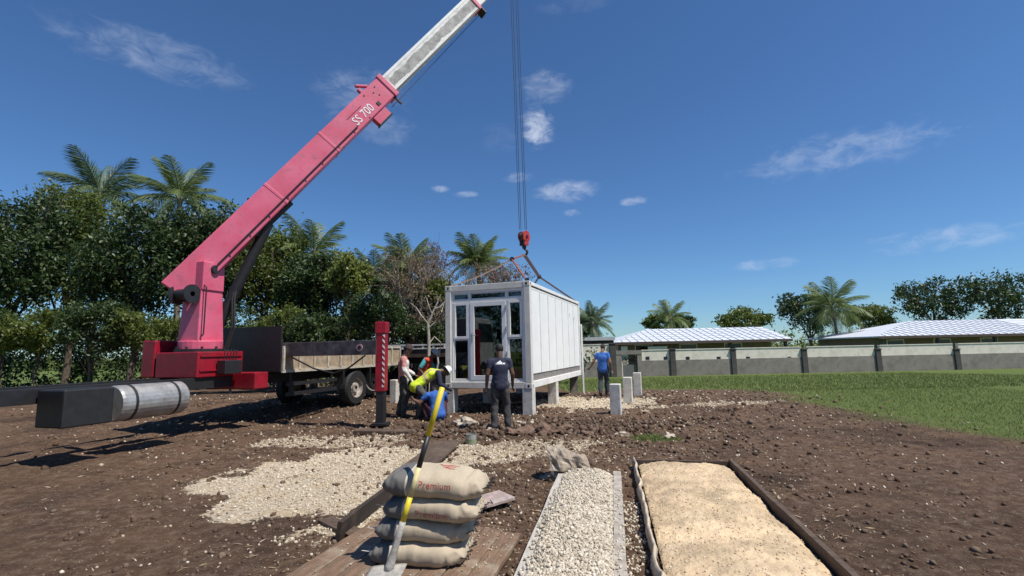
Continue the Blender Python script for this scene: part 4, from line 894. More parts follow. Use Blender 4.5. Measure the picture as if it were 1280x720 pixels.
def house(lab, pl, pr, rl_, rr_, eave_py, ridge_py, Y0, Y1, wl=None, rp=800):
    ze, zr_ = Zz(rp, eave_py, Y0), Zz(rp, ridge_py, (Y0+Y1)/2); x0, x1 = X(pl, Y0), X(pr, Y0); ym = (Y0+Y1)/2; r0, r1 = X(rl_, ym), X(rr_, ym)
    h = thing('house', lab, 'house', ((x0+x1)/2, ym, -.5))
    mb = MB(); A = [Vector((x0, Y0, ze)), Vector((x1, Y0, ze)), Vector((x1, Y1, ze)), Vector((x0, Y1, ze)), Vector((r0, ym, zr_)), Vector((r1, ym, zr_))]
    mb.add(A+[a-Vector((0, 0, .12)) for a in A], [(0, 1, 5, 4), (1, 2, 5), (2, 3, 4, 5), (3, 0, 4), (6, 9, 8, 7), (0, 6, 7, 1), (1, 7, 8, 2), (2, 8, 9, 3), (3, 9, 6, 0)])
    n = int((x1-x0)/.62)
    for k in range(1, n):                      # ribs running down the front slope, cut by the hips
        x = x0+(x1-x0)*k/n; tt = min(1, (x-x0)/max(.01, r0-x0), (x1-x)/max(.01, x1-r1)); mb.bar(Vector((x, Y0, ze+.03)), Vector((x, Y0+(ym-Y0)*tt, ze+(zr_-ze)*tt+.03)), .05, .05)
    for k in range(1, 6): t = k/6; mb.bar(Vector((x0+(r0-x0)*t, Y0+(ym-Y0)*t, ze+(zr_-ze)*t+.02)), Vector((x1+(r1-x1)*t, Y0+(ym-Y0)*t, ze+(zr_-ze)*t+.02)), .05, .03)
    obj('roof', mb, roofm, h, world=True)
    obj('fascia', MB().bx(x0, x1, Y0-.05, Y0-.005, ze-.22, ze-.005), mat('brown_fascia', (.10, .07, .055), .7), h, world=True)
    obj('wall', MB().bx(x0+.8, x1-.8, Y0+1.8, Y1-.8, -.7, ze-.13), mat('brown_render', (.22, .17, .13), .85, .1, 2), h, world=True)
    nw = int((x1-x0)/4)
    for k in range(nw):
        x = x0+2+(x1-x0-3)*k/max(1, nw); f_ = obj('window', MB().bx(x, x+1.5, Y0+1.74, Y0+1.795, .5, 1.75), upvc, h, world=True); obj('pane', MB().bx(x+.08, x+1.42, Y0+1.72, Y0+1.738, .58, 1.67), cgl, f_, world=True)
    for k in range(nw+1): x = x0+.4+(x1-x0-.8)*k/nw; obj('porch_post', MB().bx(x-.1, x+.1, Y0+.25, Y0+.45, -.7, ze-.13), darkcol, h, world=True)
    return h
hA = house('low house with white ribbed hipped roof and shaded brown porch behind the gate', 769.5, 992, 809, 955, 427.2, 411.8, 39, 49)
obj('beige_panel', MB().bx(X(775, 38.8), X(786.5, 38.8), 39.3, 39.5, -.5, Zz(780, 433, 39.3)).bx(X(813, 38.8), X(837, 38.8), 39.3, 39.5, -.5, Zz(825, 433, 39.3)), beige, hA, world=True)
house('second low house with white hipped roof at the right edge of the picture', 1100, 1330, 1140, 1290, 418, 400, 40, 50, rp=1200)

# ------------------------------------------------------------------ planks, boards, bags, trays
def plank(name, a, b_, w, h, m_, lab, group=None, tilt=0, z=None):
    a, b_ = Vector(a), Vector(b_); d = (b_-a).normalized(); sd = Vector((0, 0, 1)).cross(d).normalized(); sd = Matrix.Rotation(tilt, 3, d) @ sd
    mb = MB(); n = 10; k0 = 0; u = d.cross(sd); off = random.random()*50      # slightly warped board
    vs = []; fs = []
    for i in range(n+1):
        p = a.lerp(b_, i/n) + u*(.006*noise.noise(Vector((i*.6, off, 0))))
        for sx, sz in ((-1, -1), (1, -1), (1, 1), (-1, 1)): vs.append(p + sd*(sx*w/2*(1+.03*noise.noise(Vector((i*.9, off, sx))))) + u*(sz*h/2))
    for i in range(n):
        for j in range(4): q = i*4; fs.append((q+j, q+(j+1) % 4, q+4+(j+1) % 4, q+4+j))
    fs += [(3, 2, 1, 0), (n*4, n*4+1, n*4+2, n*4+3)]
    o = obj(name, mb.add(vs, fs), m_, bevel=.004, origin=None); ang = math.atan2(d.y, d.x)
    me = o.data; Rz = Matrix.Rotation(-ang, 4, 'Z'); me.transform(Rz); o.rotation_euler = (0, 0, ang)    # grain runs along local x
    return tag(o, lab, 'plank', group)
GF = 0.0
a0, a1 = gnd(588, 718), gnd(628, 666); pd = (a1-a0); pd.z = 0; pd.normalize(); pn = Vector((pd.y, -pd.x, 0))
rc = gnd(657, 671); plabs = ['rightmost brown plank of the platform under the cement bags', 'brown plank second from the right edge of the bag platform', 'brown plank third from the right edge of the bag platform', 'brown platform plank coming out under the right ends of the bags',
        'brown platform plank below the middle of the cement bags', 'brown platform plank beneath the shovel blade', 'greyish platform plank left of the shovel blade', 'leftmost greyish plank of the bag platform']
for k in range(8):
    e = rc - pn*(.085+.168*k) - pd*(.05+random.uniform(-.05, .06)+.0*k); s_ = e - pd*random.uniform(1.75, 1.9)
    plank('platform_plank', s_+Vector((0, 0, .045)), e+Vector((0, 0, .045+random.uniform(0, .006))), .16, .035, wood, plabs[k], 'planks of the platform under the cement bags')
PLZ = .058
plank('edge_board', gnd(422, 678)+Vector((0, 0, .08)), gnd(506, 609)+Vector((0, 0, .08)), .16, .04, mat('black_stained_board', (.035, .024, .018), .85, .3, 6, dirt=((.12, .08, .05), .5, 5)), 'long black stained board standing on edge left behind the cement bags', tilt=R(100))
plank('wide_board', gnd(505, 604)+Vector((0, 0, .05)), gnd(561, 561)+Vector((0, 0, .11)), .40, .035, woodd, 'wide dark board rising behind the topmost cement bag')
plank('flat_board', gnd(452, 640)+Vector((-.25, -.25, .02)), gnd(445, 655)+Vector((.1, -.3, .02)), .14, .03, woodd, 'short dark board left of the cement bags')
plank('stained_board', gnd(580, 640)+Vector((0, 0, .05)), gnd(634, 628)+Vector((0, 0, .07)), .30, .03, mat('pinkish_grey_board', (.40, .30, .27), .8, .25, 9, dirt=((.55, .5, .46), .7, 5)), 'pinkish grey stained board sticking out right of the second bag')

bagm = bpy.data.materials.new('printed_paper_bag'); bagm.use_nodes = True; t = bagm.node_tree; p = t.nodes['Principled BSDF']; p.inputs['Roughness'].default_value = .8
co = N(t, 'ShaderNodeTexCoord'); sx_ = N(t, 'ShaderNodeSeparateXYZ'); t.links.new(co.outputs['Object'], sx_.inputs[0])
lt = N(t, 'ShaderNodeMath', operation='LESS_THAN'); t.links.new(sx_.outputs[0], lt.inputs[0]); lt.inputs[1].default_value = -.165
def cmp_(lo, hi):
    a = N(t, 'ShaderNodeMath', operation='GREATER_THAN'); t.links.new(sx_.outputs[0], a.inputs[0]); a.inputs[1].default_value = lo
    b = N(t, 'ShaderNodeMath', operation='LESS_THAN'); t.links.new(sx_.outputs[0], b.inputs[0]); b.inputs[1].default_value = hi
    c = N(t, 'ShaderNodeMath', operation='MULTIPLY'); t.links.new(a.outputs[0], c.inputs[0]); t.links.new(b.outputs[0], c.inputs[1]); return c.outputs[0]
paper = mixc(rng_(noi(5).outputs[0], .35, .65), (.47, .395, .285), (.39, .32, .23)); paper = mixc(rng_(noi(22, 9).outputs[0], .55, .75), paper, (.52, .44, .32))
c0 = mixc(lt.outputs[0], paper, (.13, .125, .115)); c0 = mixc(cmp_(-.176, -.165), c0, (.5, .46, .38)); 
t.links.new(c0, p.inputs['Base Color'])
b = N(t, 'ShaderNodeBump'); b.inputs['Strength'].default_value = .45; b.inputs['Distance'].default_value = .012
wv = N(t, 'ShaderNodeTexNoise'); wv.inputs['Scale'].default_value = 7; wv.inputs['Detail'].default_value = 6; wv.inputs['Distortion'].default_value = 1.2; mp = N(t, 'ShaderNodeMapping'); mp.inputs['Scale'].default_value = (2.2, .8, .8); t.links.new(co.outputs['Object'], mp.inputs[0]); t.links.new(mp.outputs[0], wv.inputs['Vector'])
t.links.new(wv.outputs[0], b.inputs['Height']); t.links.new(b.outputs[0], p.inputs['Normal'])
redprint = mat('red_bag_print', (.50, .06, .05), .8, .3, 30, dirt=((.45, .35, .27), .55, 30))
def bag_surface(L, Wd, Hh, seed, right_fold=1.0):
    nu, nv = 64, 48; vs = []; fs = []
    for i in range(nu+1):
        u = -1+2*i/nu; au = abs(u)
        e = max(0, 1-au**(4.0 if u > 0 else 7.0))**.5; hh = Hh/2*max(e, .06); ww = Wd/2*(1-.10*au**3) * (.90+.10*e)
        if u > 0: ww *= 1-.22*right_fold*ss(.6, 1, u)
        for j in range(nv):
            a = 2*PI*j/nv; ca, sa = math.cos(a), math.sin(a); q = 2/3.0
            y = ww*math.copysign(abs(ca)**q, ca); z = hh*math.copysign(abs(sa)**(.78), sa)
            P_ = Vector((u*L/2, y, z)); o = Vector((seed*5.1, 0, seed*2.2))
            endw = ss(.45, .95, au)
            fold = (1-abs(noise.noise(Vector((u*7, a*1.5, seed)))*2.2))
            dn = .010*noise.noise(P_*7+o) + .020*endw*(fold-.6)*e + .006*noise.noise(Vector((P_.x*16, P_.y*5, P_.z*5))+o)
            dn += .010*math.sin(u*16+math.sin(a*2+seed)*1.4)*ss(.35, .8, u)*e*.6
            nrm_ = Vector((0, y/max(ww, .01), z/max(hh, .01)))
            if nrm_.length > 0: P_ += nrm_.normalized()*dn
            P_.z -= .012*u*u + (.010 if z < 0 else 0)*0
            P_.z += .008*noise.noise(Vector((u*2.2, y*4, seed*3)))
            vs.append(P_)
    for i in range(nu):
        for j in range(nv): a, b_ = i*nv+j, i*nv+(j+1) % nv; fs.append((a, b_, b_+nv, a+nv))
    fs.append(tuple(range(nv))[::-1]); fs.append(tuple(nu*nv+j for j in range(nv)))
    return vs, fs
def project_text(txt, size, bvh, place, m_, parent, name='printed_word', lift=.0015):
    v, f = text_mesh(txt, size, 0); out_ = []
    for q in v:
        o, d = place(q.x, q.y); hit = bvh.ray_cast(o, d)
        if hit[0] is None: return None
        out_.append(hit[0]-d*lift)
    n_ = len(out_); me = bpy.data.meshes.new(name); me.from_pydata([tuple(x) for x in out_], [], f); me.update(); return link(name, me, m_, parent)
brz = R(-9)
bl_ = [('cement bag at the bottom of the stack beside the shovel blade', 527, 711, .67, .175, 0), ('plain beige cement bag third from the top of the stack', 533, 681, .67, .165, 0),
       ('second cement bag from the top with red word Premium on its side', 544, 655, .68, .175, 1), ('topmost cement bag with red print on its top and side', 545, 622, .71, .19, 2)]
zc_ = PLZ
for i, (lab, px, py, L, Hh, pr) in enumerate(bl_):
    zmid_ = zc_+Hh*.46; Yc = 3.62+[0, .02, .0, .0][i]; c = at(px, 665, Yc); c = Vector((c.x+.012, Yc, zmid_))
    vs, fs = bag_surface(L, .43, Hh, i+1.3); 
    t_ = thing('cement_bag', lab, 'cement bag', (c.x, c.y, zc_), brz+R([0, 2, -3, 1][i]), 'stacked cement bags'); t_.rotation_euler[1] = R([1, 1.5, 2, 3][i])
    body = MB().add([v+Vector((0, 0, Hh*.46)) for v in vs], fs); bo_ = obj('bag', body, bagm, t_, smooth=True)
    for k in range(5): y = -.13+.06*k+random.uniform(-.015, .015); obj('seam_thread', MB().tube([(L/2-.02, y, Hh*.42), (L/2+.02+random.uniform(0, .02), y+.02, Hh*.44+random.uniform(-.02, .03)), (L/2+.01, y+.05, Hh*.42)], .004, 5), blk, t_)
    tw_ = MB().add([(-L/2+.01, -.15, Hh*.43), (-L/2-.05, -.17, Hh*.5), (-L/2-.045, -.12, Hh*.38), (-L/2+.012, -.11, Hh*.42)], [(0, 1, 2, 3)]); ear = obj('torn_corner', tw_, mat('pale_paper', (.62, .58, .5), .85), t_); ear.modifiers.new('solid', 'SOLIDIFY').thickness = .004
    bm_v = [v+Vector((0, 0, Hh*.46)) for v in vs]; bvh = BVHTree.FromPolygons(bm_v, fs)
    if pr:
        project_text('Premium', .064, bvh, lambda x, y: (Vector((x*1.0+.035, -.6, Hh*.50+y*.95 + (.012 if pr == 2 else 0))), Vector((0, 1, -.06 if pr == 1 else -.0)).normalized()), redprint, t_)
    if pr == 2:                      # small red emblem strokes on the upper face
        vs2 = []; fs2 = []
        for (x0, y0, x1, y1, w) in ((.01, .02, .15, .03, .012), (.03, -.01, .13, 0.0, .012), (.04, .0, .10, -.05, .014), (.09, -.045, .13, -.035, .016), (.0, .04, .04, .015, .010)):
            n = 8; a, b_ = Vector((x0, y0, 0)), Vector((x1, y1, 0)); d = (b_-a).normalized(); sd = Vector((-d.y, d.x, 0))
            for s in range(n+1):
                for k in (-1, 1):
                    q = a.lerp(b_, s/n)+sd*(k*w/2*(1-.5*abs(2*s/n-1))); h_ = bvh.ray_cast(Vector((q.x, q.y, 1)), Vector((0, 0, -1))); vs2.append(tuple(h_[0]+Vector((0, 0, .002))))
            b0 = len(vs2)-2*(n+1)
            for s in range(n): fs2.append((b0+2*s, b0+2*s+1, b0+2*s+3, b0+2*s+2))
        me = bpy.data.meshes.new('printed_emblem'); me.from_pydata(vs2, [], fs2); link('printed_emblem', me, redprint, t_)
    zc_ += Hh*.845
    print('PROJ bag', i, [round(v) for v in proj(c-Vector((L/2, .2, 0)))], [round(v) for v in proj(c+Vector((L/2, -.2, 0)))], 'top', [round(v) for v in proj(c+Vector((0, -.2, Hh/2)))], 'bot', [round(v) for v in proj(c+Vector((0, -.21, -Hh/2)))])
BTOP = zc_

# shovel
sa = gnd(484, 719, PLZ+.03); 
def sh(f): return sa.lerp(se, f)
Yb = 3.36; se = at(553, 484, 3.44)
sv_ = thing('shovel', 'long handled shovel with yellow and black shaft leaning on the cement bags', 'shovel', sa)
sd_ = (se-sa).normalized(); 
def shpx(py):
    lo, hi = 0, 1
    for _ in range(40):
        mid = (lo+hi)/2
        if proj(sh(mid))[1] > py: lo = mid
        else: hi = mid
    return lo
yel = mat('yellow_shaft', (.72, .56, .02), .35, .1, 12, dirt=((.6, .5, .3), .5, 14)); yelf = mat('faded_yellow_shaft', (.70, .60, .30), .5, .15, 18); met = mat('mortar_caked_steel', (.36, .34, .31), .7, .2, 20, bump=.3)
obj('grip', MB().tube([sh(shpx(545)), sh(.997), se], [.0195, .0195, .012], 16), yel, sv_, world=True, smooth=True)
obj('black_sleeve', MB().tube([sh(shpx(584)), sh(shpx(545))], .0185, 16), blk, sv_, world=True, smooth=True)
obj('shaft', MB().tube([sh(shpx(622)), sh(shpx(583.5))], .0175, 16), yelf, sv_, world=True, smooth=True)
obj('shaft', MB().tube([sh(shpx(652)), sh(shpx(621.5))], .0185, 16), yel, sv_, world=True, smooth=True)
f1 = shpx(652); f2 = shpx(690)
obj('socket', MB().tube([sh(f1), sh((f1+f2)/2), sh(f2), sh(f2*.4)-Vector((0, .0, .0)), sa+sd_*.02], [.021, .021, .023, .03, .034], 14), met, sv_, world=True, smooth=True)
bx_ = Vector((1, .15, 0)).normalized(); by_ = (Vector((-.10, -1, -.10))).normalized(); bn = bx_.cross(by_)
vs = []; fs = []; nu, nv = 12, 10
for i in range(nu+1):
    for j in range(nv+1):
        u = j/nv*2-1; v_ = i/nu; w = .115*(1-.25*max(0, v_-.7)**1.5*3)
        p_ = sa+Vector((0, .05, .02))+bx_*(u*w)+by_*(v_*.29)+bn*(-.022*(1-u*u)+.012*v_) + Vector((0, 0, .02*(1-v_)*abs(u)))
        vs.append(p_)
for i in range(nu):
    for j in range(nv): q = i*(nv+1)+j; fs.append((q, q+1, q+nv+2, q+nv+1))
bl0 = obj('blade', MB().add(vs, fs), met, sv_, world=True, smooth=True); bl0.modifiers.new('solid', 'SOLIDIFY').thickness = .004

# chips dropped on the planks
pts = []; sz = []
for _ in range(260):
    q = rc - pn*random.uniform(.02, 1.3) - pd*abs(random.gauss(0, .5)); s_ = random.uniform(.003, .009); pts.append((q.x, q.y, .066+s_*.5)); sz.append(s_)
tag(stones('plank_chips', pts, sz, palestone), 'small pale chips and dirt lying on the platform planks', 'gravel', kind='stuff')
# gravel tray
def tray(name, lab, tl_, bl__, w, m_, hgt=.11, ext=1.2, bd_w=.09, mat_r=None):
    a, b_ = gnd(*bl__), gnd(*tl_); d = (b_-a).normalized(); a = a-d*ext; n = Vector((d.y, -d.x, 0)); L = (b_-a).length
    t_ = thing(name, lab, 'tray', a, math.atan2(d.y, d.x)-PI/2)
    return t_, a, b_, d, n, L
t1, a, b_, d, n, L = tray('gravel_tray', 'long mixing tray with pale side boards heaped with white crushed stone', (699, 600), (650, 722), .8, None)
w1 = (gnd(776, 598)-gnd(699, 600)).dot(n)
def board_part(nm, parent, p, q, wd, z0, z1, m_):
    mb = MB(); nn = 14; vs = []; fs = []; d_ = (q-p).normalized(); s_ = Vector((d_.y, -d_.x, 0))
    for i in range(nn+1):
        c = p.lerp(q, i/nn) + s_*(.010*noise.noise(Vector((i*.5, p.x*9, 1)))); dz = .008*noise.noise(Vector((i*.4, p.x*7, 5)))
        for sx, z in ((-1, z0), (1, z0), (1, z1+dz), (-1, z1+dz)): vs.append(c+s_*(sx*wd/2)+Vector((0, 0, z)))
    for i in range(nn):
        for j in range(4): k = i*4; fs.append((k+j, k+(j+1) % 4, k+4+(j+1) % 4, k+4+j))
    fs += [(3, 2, 1, 0), (nn*4, nn*4+1, nn*4+2, nn*4+3)]
    return obj(nm, mb.add(vs, fs), m_, parent, world=True, bevel=.004)
bw = .085; pale = mat('mortar_whitened_board', (.48, .45, .40), .85, .15, 10, bump=.3, bscale=30, dirt=((.3, .25, .2), .5, 7), stretch=(4, 1, 4))
board_part('side_board', t1, a+n*bw/2, b_+n*bw/2, bw, -.02, .10, pale); board_part('side_board', t1, a+n*(w1-bw/2), b_+n*(w1-bw/2)+d*.02, bw, -.02, .11, woodg)
board_part('end_board', t1, b_+n*bw*.9-d*.03, b_+n*(w1-bw*.9)-d*.03, .03, -.02, .09, woodd)
obj('bottom', MB().add([a+n*.02+Vector((0, 0, .012)), a+n*(w1-.02)+Vector((0, 0, .012)), b_+n*(w1-.02)+Vector((0, 0, .012)), b_+n*.02+Vector((0, 0, .012))], [(0, 1, 2, 3)]), woodd, t1, world=True)
def heap(a, d, n, w, L, zf, nu=60, nv=140):
    vs = np.zeros(((nv+1)*(nu+1), 3)); k = 0
    for i in range(nv+1):
        for j in range(nu+1):
            u, v_ = j/nu, i/nv; p = a+n*(u*w)+d*(v_*L); vs[k] = (p.x, p.y, zf(u, v_, p)); k += 1
    ii, jj = np.meshgrid(np.arange(nu), np.arange(nv)); q = (jj*(nu+1)+ii).ravel()
    return vs, np.stack([q, q+1, q+nu+2, q+nu+1], 1)
def hz1(u, v_, p):
    m_ = min(1, (u*(1-u)*4))**.55; e = ss(0, .05, 1-v_)
    return .02 + (.080+.10*m_*(.75+.5*noise.noise(Vector((p.x*1.6, p.y*1.6, 2)))) + .02*noise.noise(Vector((p.x*5, p.y*5, 2))))*(.4+.6*e)
crushed = stonemat('white_crushed_stone', (.58, .52, .42), (.36, .30, .22), (.68, .63, .53)); cbase = mat('stone_dust', (.42, .37, .30), .95, .3, 60)
hv, hf = heap(a+n*.07, d, n, w1-.16, L-.06, hz1); ho = mesh_np('crushed_stone', hv, hf, cbase, smooth=True)
tag(ho, 'heap of white crushed stone filling the long tray', 'gravel', kind='stuff')
pts = []; sz = []
for _ in range(15000):
    u, v_ = random.random(), random.random(); p = a+n*(.08+u*(w1-.17))+d*(v_*(L-.06)); s = random.uniform(.006, .0125)
    pts.append((p.x, p.y, hz1(u, v_, p)+random.uniform(-.005, .012))); sz.append(s*random.choice((.7, 1, 1, 1.3)))
for _ in range(900):                         # spilled over the edges
    v_ = random.random(); side = random.random(); u = random.gauss(w1+.05, .09) if side < .75 else random.uniform(.03, .09); p = a+n*u+d*(v_*L*.8); s = random.uniform(.006, .012)
    on = (0 < u < bw) or (w1-bw < u < w1); pts.append((p.x, p.y, (.108+s*.5) if on else H(p.x, p.y)+s*.5)); sz.append(s)
tag(stones('crushed_stone', pts, sz, crushed, base=(CBV, CBF), rough_=.2), 'white angular chips covering the heap in the long tray', 'gravel', kind='stuff')
# sand tray
t2, a2, b2_, d2, n2, L2_ = tray('sand_tray', 'wide tray lined with a pale crumpled sheet and filled with yellow sand at the right', (793, 584), (821, 722), .9, None)
w2 = 1.15; ochre = mat('ochre_sand', (.60, .45, .28), .95, .25, 3, bump=.9, bscale=35, dirt=((.60, .48, .33), .8, 5))
def hz2(u, v_, p): return .035+.055*min(1, u*(1-u)*5)**.6 + .025*noise.noise(Vector((p.x*2.2, p.y*2.2, 7)))+.012*noise.noise(Vector((p.x*7, p.y*7, 7))) + .010*noise.noise(Vector((p.x*18, p.y*18, 7)))
hv, hf = heap(a2+n2*.05, d2, n2, w2-.10, L2_-.05, hz2, 90, 240); tag(mesh_np('sand', hv, hf, ochre, smooth=True), 'damp ochre sand spread in the right hand tray', 'sand', kind='stuff')
rim = []; rf = []; N_ = 90
for i in range(N_+1):
    p = a2.lerp(b2_, i/N_); wob =   .030*noise.noise(Vector((i*.17, 0, 0)))+.016*noise.noise(Vector((i*.6, 3, 0))); zz = .12+.05*noise.noise(Vector((i*.23, 5, 0)))
    for off, z in ((-.012, .0), (-.016+wob*.5, zz*.6), (.0, zz), (.008, zz+.002), (.016+wob*.3, zz-.015), (.025+wob*.5, zz-.04)): rim.append(p+n2*(off+wob)+Vector((0, 0, z)))
for i in range(N_):
    for j in range(5): q = i*6+j; rf.append((q, q+1, q+7, q+6))
sheetm = mat('pale_dusty_sheet', (.52, .44, .33), .8, .15, 8, dirt=((.38, .26, .16), .7, 7)); so_ = obj('liner_sheet', MB().add(rim, rf), sheetm, t2, world=True, smooth=True); so_.modifiers.new('solid', 'SOLIDIFY').thickness = .006
board_part('end_board', t2, b2_+n2*.02, b2_+n2*w2, .03, -.02, .10, woodd); board_part('side_board', t2, a2+n2*w2, b2_+n2*w2, .045, -.02, .12, woodd)
tag(stones('sand_lumps', [(q.x, q.y, hz2(u, v_, q)+.002) for u, v_, q in [(u, v_, a2+n2*(.05+u*(w2-.1))+d2*(v_*(L2_-.05))) for u, v_ in [(random.random(), random.random()) for _ in range(1500)]]], rng.uniform(.003, .010, 1500), stonemat('sand_crumbs', (.62, .5, .32), (.42, .3, .18), (.72, .64, .5))), 'small crumbs and pebbles on the ochre sand', 'sand', kind='stuff')

# torn open bag lying beyond the gravel
tbc = gnd(713, 600); tb_t = thing('torn_bag', 'crumpled open grey brown paper bag lying at the far end of the gravel tray', 'paper bag', (tbc.x, tbc.y+.05, 0), R(-12))
vs = []; fs = []; nu, nv = 26, 36
for i in range(nu+1):
    u = i/nu
    rz_ = .15*(1-.15*u)*(1 if u < .85 else max(.1, 1-((u-.85)/.15)**2)) + .03*(1-u)
    for j in range(nv):
        a_ = 2*PI*j/nv; k = 1+.30*noise.noise(Vector((u*3.2, math.cos(a_)*1.5, math.sin(a_)*1.5)))+.22*(1-2*abs(noise.noise(Vector((u*5+3, math.cos(a_)*3, math.sin(a_)*3)))))
        x = -.26+.50*u + (.05*math.cos(a_*2)+.05*math.sin(a_))*(1-u)**2; y = math.cos(a_)*rz_*.9*k; z = max(.012, .13+math.sin(a_)*rz_*k*.95+.05*(1-u)*max(0, math.sin(a_)))
        vs.append(Vector((x, y, z)))
for i in range(nu):
    for j in range(nv): p0, p1 = i*nv+j, i*nv+(j+1) % nv; fs.append((p0, p1, p1+nv, p0+nv))
fs.append(tuple(nu*nv+j for j in range(nv)))
tbm = mat('crumpled_grey_paper', (.36, .29, .215), .8, .2, 7, col2=(.20, .165, .13), bump=.4, bscale=12, dirt=((.55, .5, .42), .5, 9))
ob_ = obj('bag', MB().add(vs, fs), tbm, tb_t); md = ob_.modifiers.new('solid', 'SOLIDIFY'); md.thickness = .006
obj('folded_flap', MB().add([(-.20, -.16, .02), (.0, -.19, .015), (.05, -.10, .12), (-.12, -.13, .17), (-.02, -.16, .07)], [(0, 1, 4), (1, 2, 4), (2, 3, 4), (3, 0, 4)]), tbm, tb_t).modifiers.new('solid', 'SOLIDIFY').thickness = .005
# paint tin
pt = gnd(589, 556); tin = thing('paint_tin', 'small dirty paint tin standing on pale gravel behind the cement bags', 'tin', (pt.x, pt.y, H(pt.x, pt.y)-.01))
obj('can', MB().lathe([(1e-4, 0), (.082, 0), (.085, .01), (.085, .17), (.088, .175), (.080, .176), (.078, .03), (1e-4, .03)], (0, 0, 0), (0, 0, 1), 24), mat('tin_metal', (.42, .43, .40), .4, .2, 12, metal=.4, dirt=((.6, .57, .5), .6, 9)), tin)
obj('label_band', MB().lathe([(.0865, .03), (.0865, .10)], (0, 0, 0), (0, 0, 1), 24), mat('faded_green_label', (.22, .27, .14), .6, .3, 20, dirt=((.5, .47, .4), .6, 12)), tin)

# ------------------------------------------------------------------ people
def remesh(name, mb, voxel, m_, parent, smooth=3, wr=None):
    me = bpy.data.meshes.new('tmp'); me.from_pydata([tuple(v) for v in mb.v], [], mb.f); me.update(); bm = bmesh.new(); bm.from_mesh(me); bmesh.ops.recalc_face_normals(bm, faces=bm.faces); bm.to_mesh(me); bm.free()
    o = bpy.data.objects.new('tmp', me); COL.objects.link(o)
    r = o.modifiers.new('r', 'REMESH'); r.mode = 'VOXEL'; r.voxel_size = voxel; r.use_smooth_shade = True
    if smooth: s_ = o.modifiers.new('s', 'SMOOTH'); s_.iterations = smooth; s_.factor = .5
    dg = bpy.context.evaluated_depsgraph_get(); me2 = bpy.data.meshes.new_from_object(o.evaluated_get(dg)); bpy.data.objects.remove(o); bpy.data.meshes.remove(me)
    me2.materials.clear()
    if wr:
        for v in me2.vertices:
            c = v.co; f = wr*(noise.noise(Vector((c.x*6, c.y*6, c.z*8)))+.6*(1-2*abs(noise.noise(Vector((c.x*11+5, c.y*11, c.z*9+c.x*6)))))-.2); v.co = c + v.normal*f
    me2.name = name; return link(name, me2, m_, parent, True)
BASE = dict(pel=(0, 0, .95), che=(0, .0, 1.27), nec=(0, -.01, 1.46), hea=(0, .03, 1.62), shl=(-.175, 0, 1.375), shr=(.175, 0, 1.375), ell=(-.25, -.03, 1.12), elr=(.25, -.03, 1.12), wrl=(-.26, .04, .87), wrr=(.26, .04, .87),
            hil=(-.09, 0, .92), hir=(.09, 0, .92), knl=(-.10, .02, .50), knr=(.10, .02, .50), anl=(-.11, -.03, .09), anr=(.11, -.03, .09), look=(0, 1, -.1), tol=(-.14, .18, .035), tor=(.14, .18, .035))
skinm = mat('dark_brown_skin', (.11, .058, .036), .5, .1, 10); skinl = mat('brown_skin', (.20, .11, .072), .5, .1, 10)
hairm = mat('black_hair', (.012, .011, .010), .7, .2, 40, bump=.5); shoem = mat('muddy_boots', (.08, .06, .05), .8, .4, 12)
def hand(mb, w, dr, side, pal, curl=.5, k=1):
    dr = dr.normalized(); side = (side-dr*side.dot(dr)).normalized(); nn = dr.cross(side)*pal
    mb.limb(w, w+dr*.085*k, (.026, .016), (.040, .014), side)
    for i, (o, l) in enumerate(((-.030, .070), (-.010, .080), (.011, .075), (.030, .060))):
        p = w+dr*.085*k+side*o; a1 = dr*math.cos(curl*.6)+nn*math.sin(curl*.6); a2 = dr*math.cos(curl*1.6)+nn*math.sin(curl*1.6)
        q = p+a1*l*.5; mb.limb(p-dr*.01, q, .0095, .0088, side); mb.limb(q, q+a2*l*.55, .0088, .0078, side)
    p = w+dr*.03-side*.028; a1 = (dr*.75-side*.55+nn*.25).normalized(); q = p+a1*.045; mb.limb(p, q, .0125, .0105, nn); mb.limb(q, q+(dr*.9-side*.1+nn*.3).normalized()*.035, .0105, .009, nn)
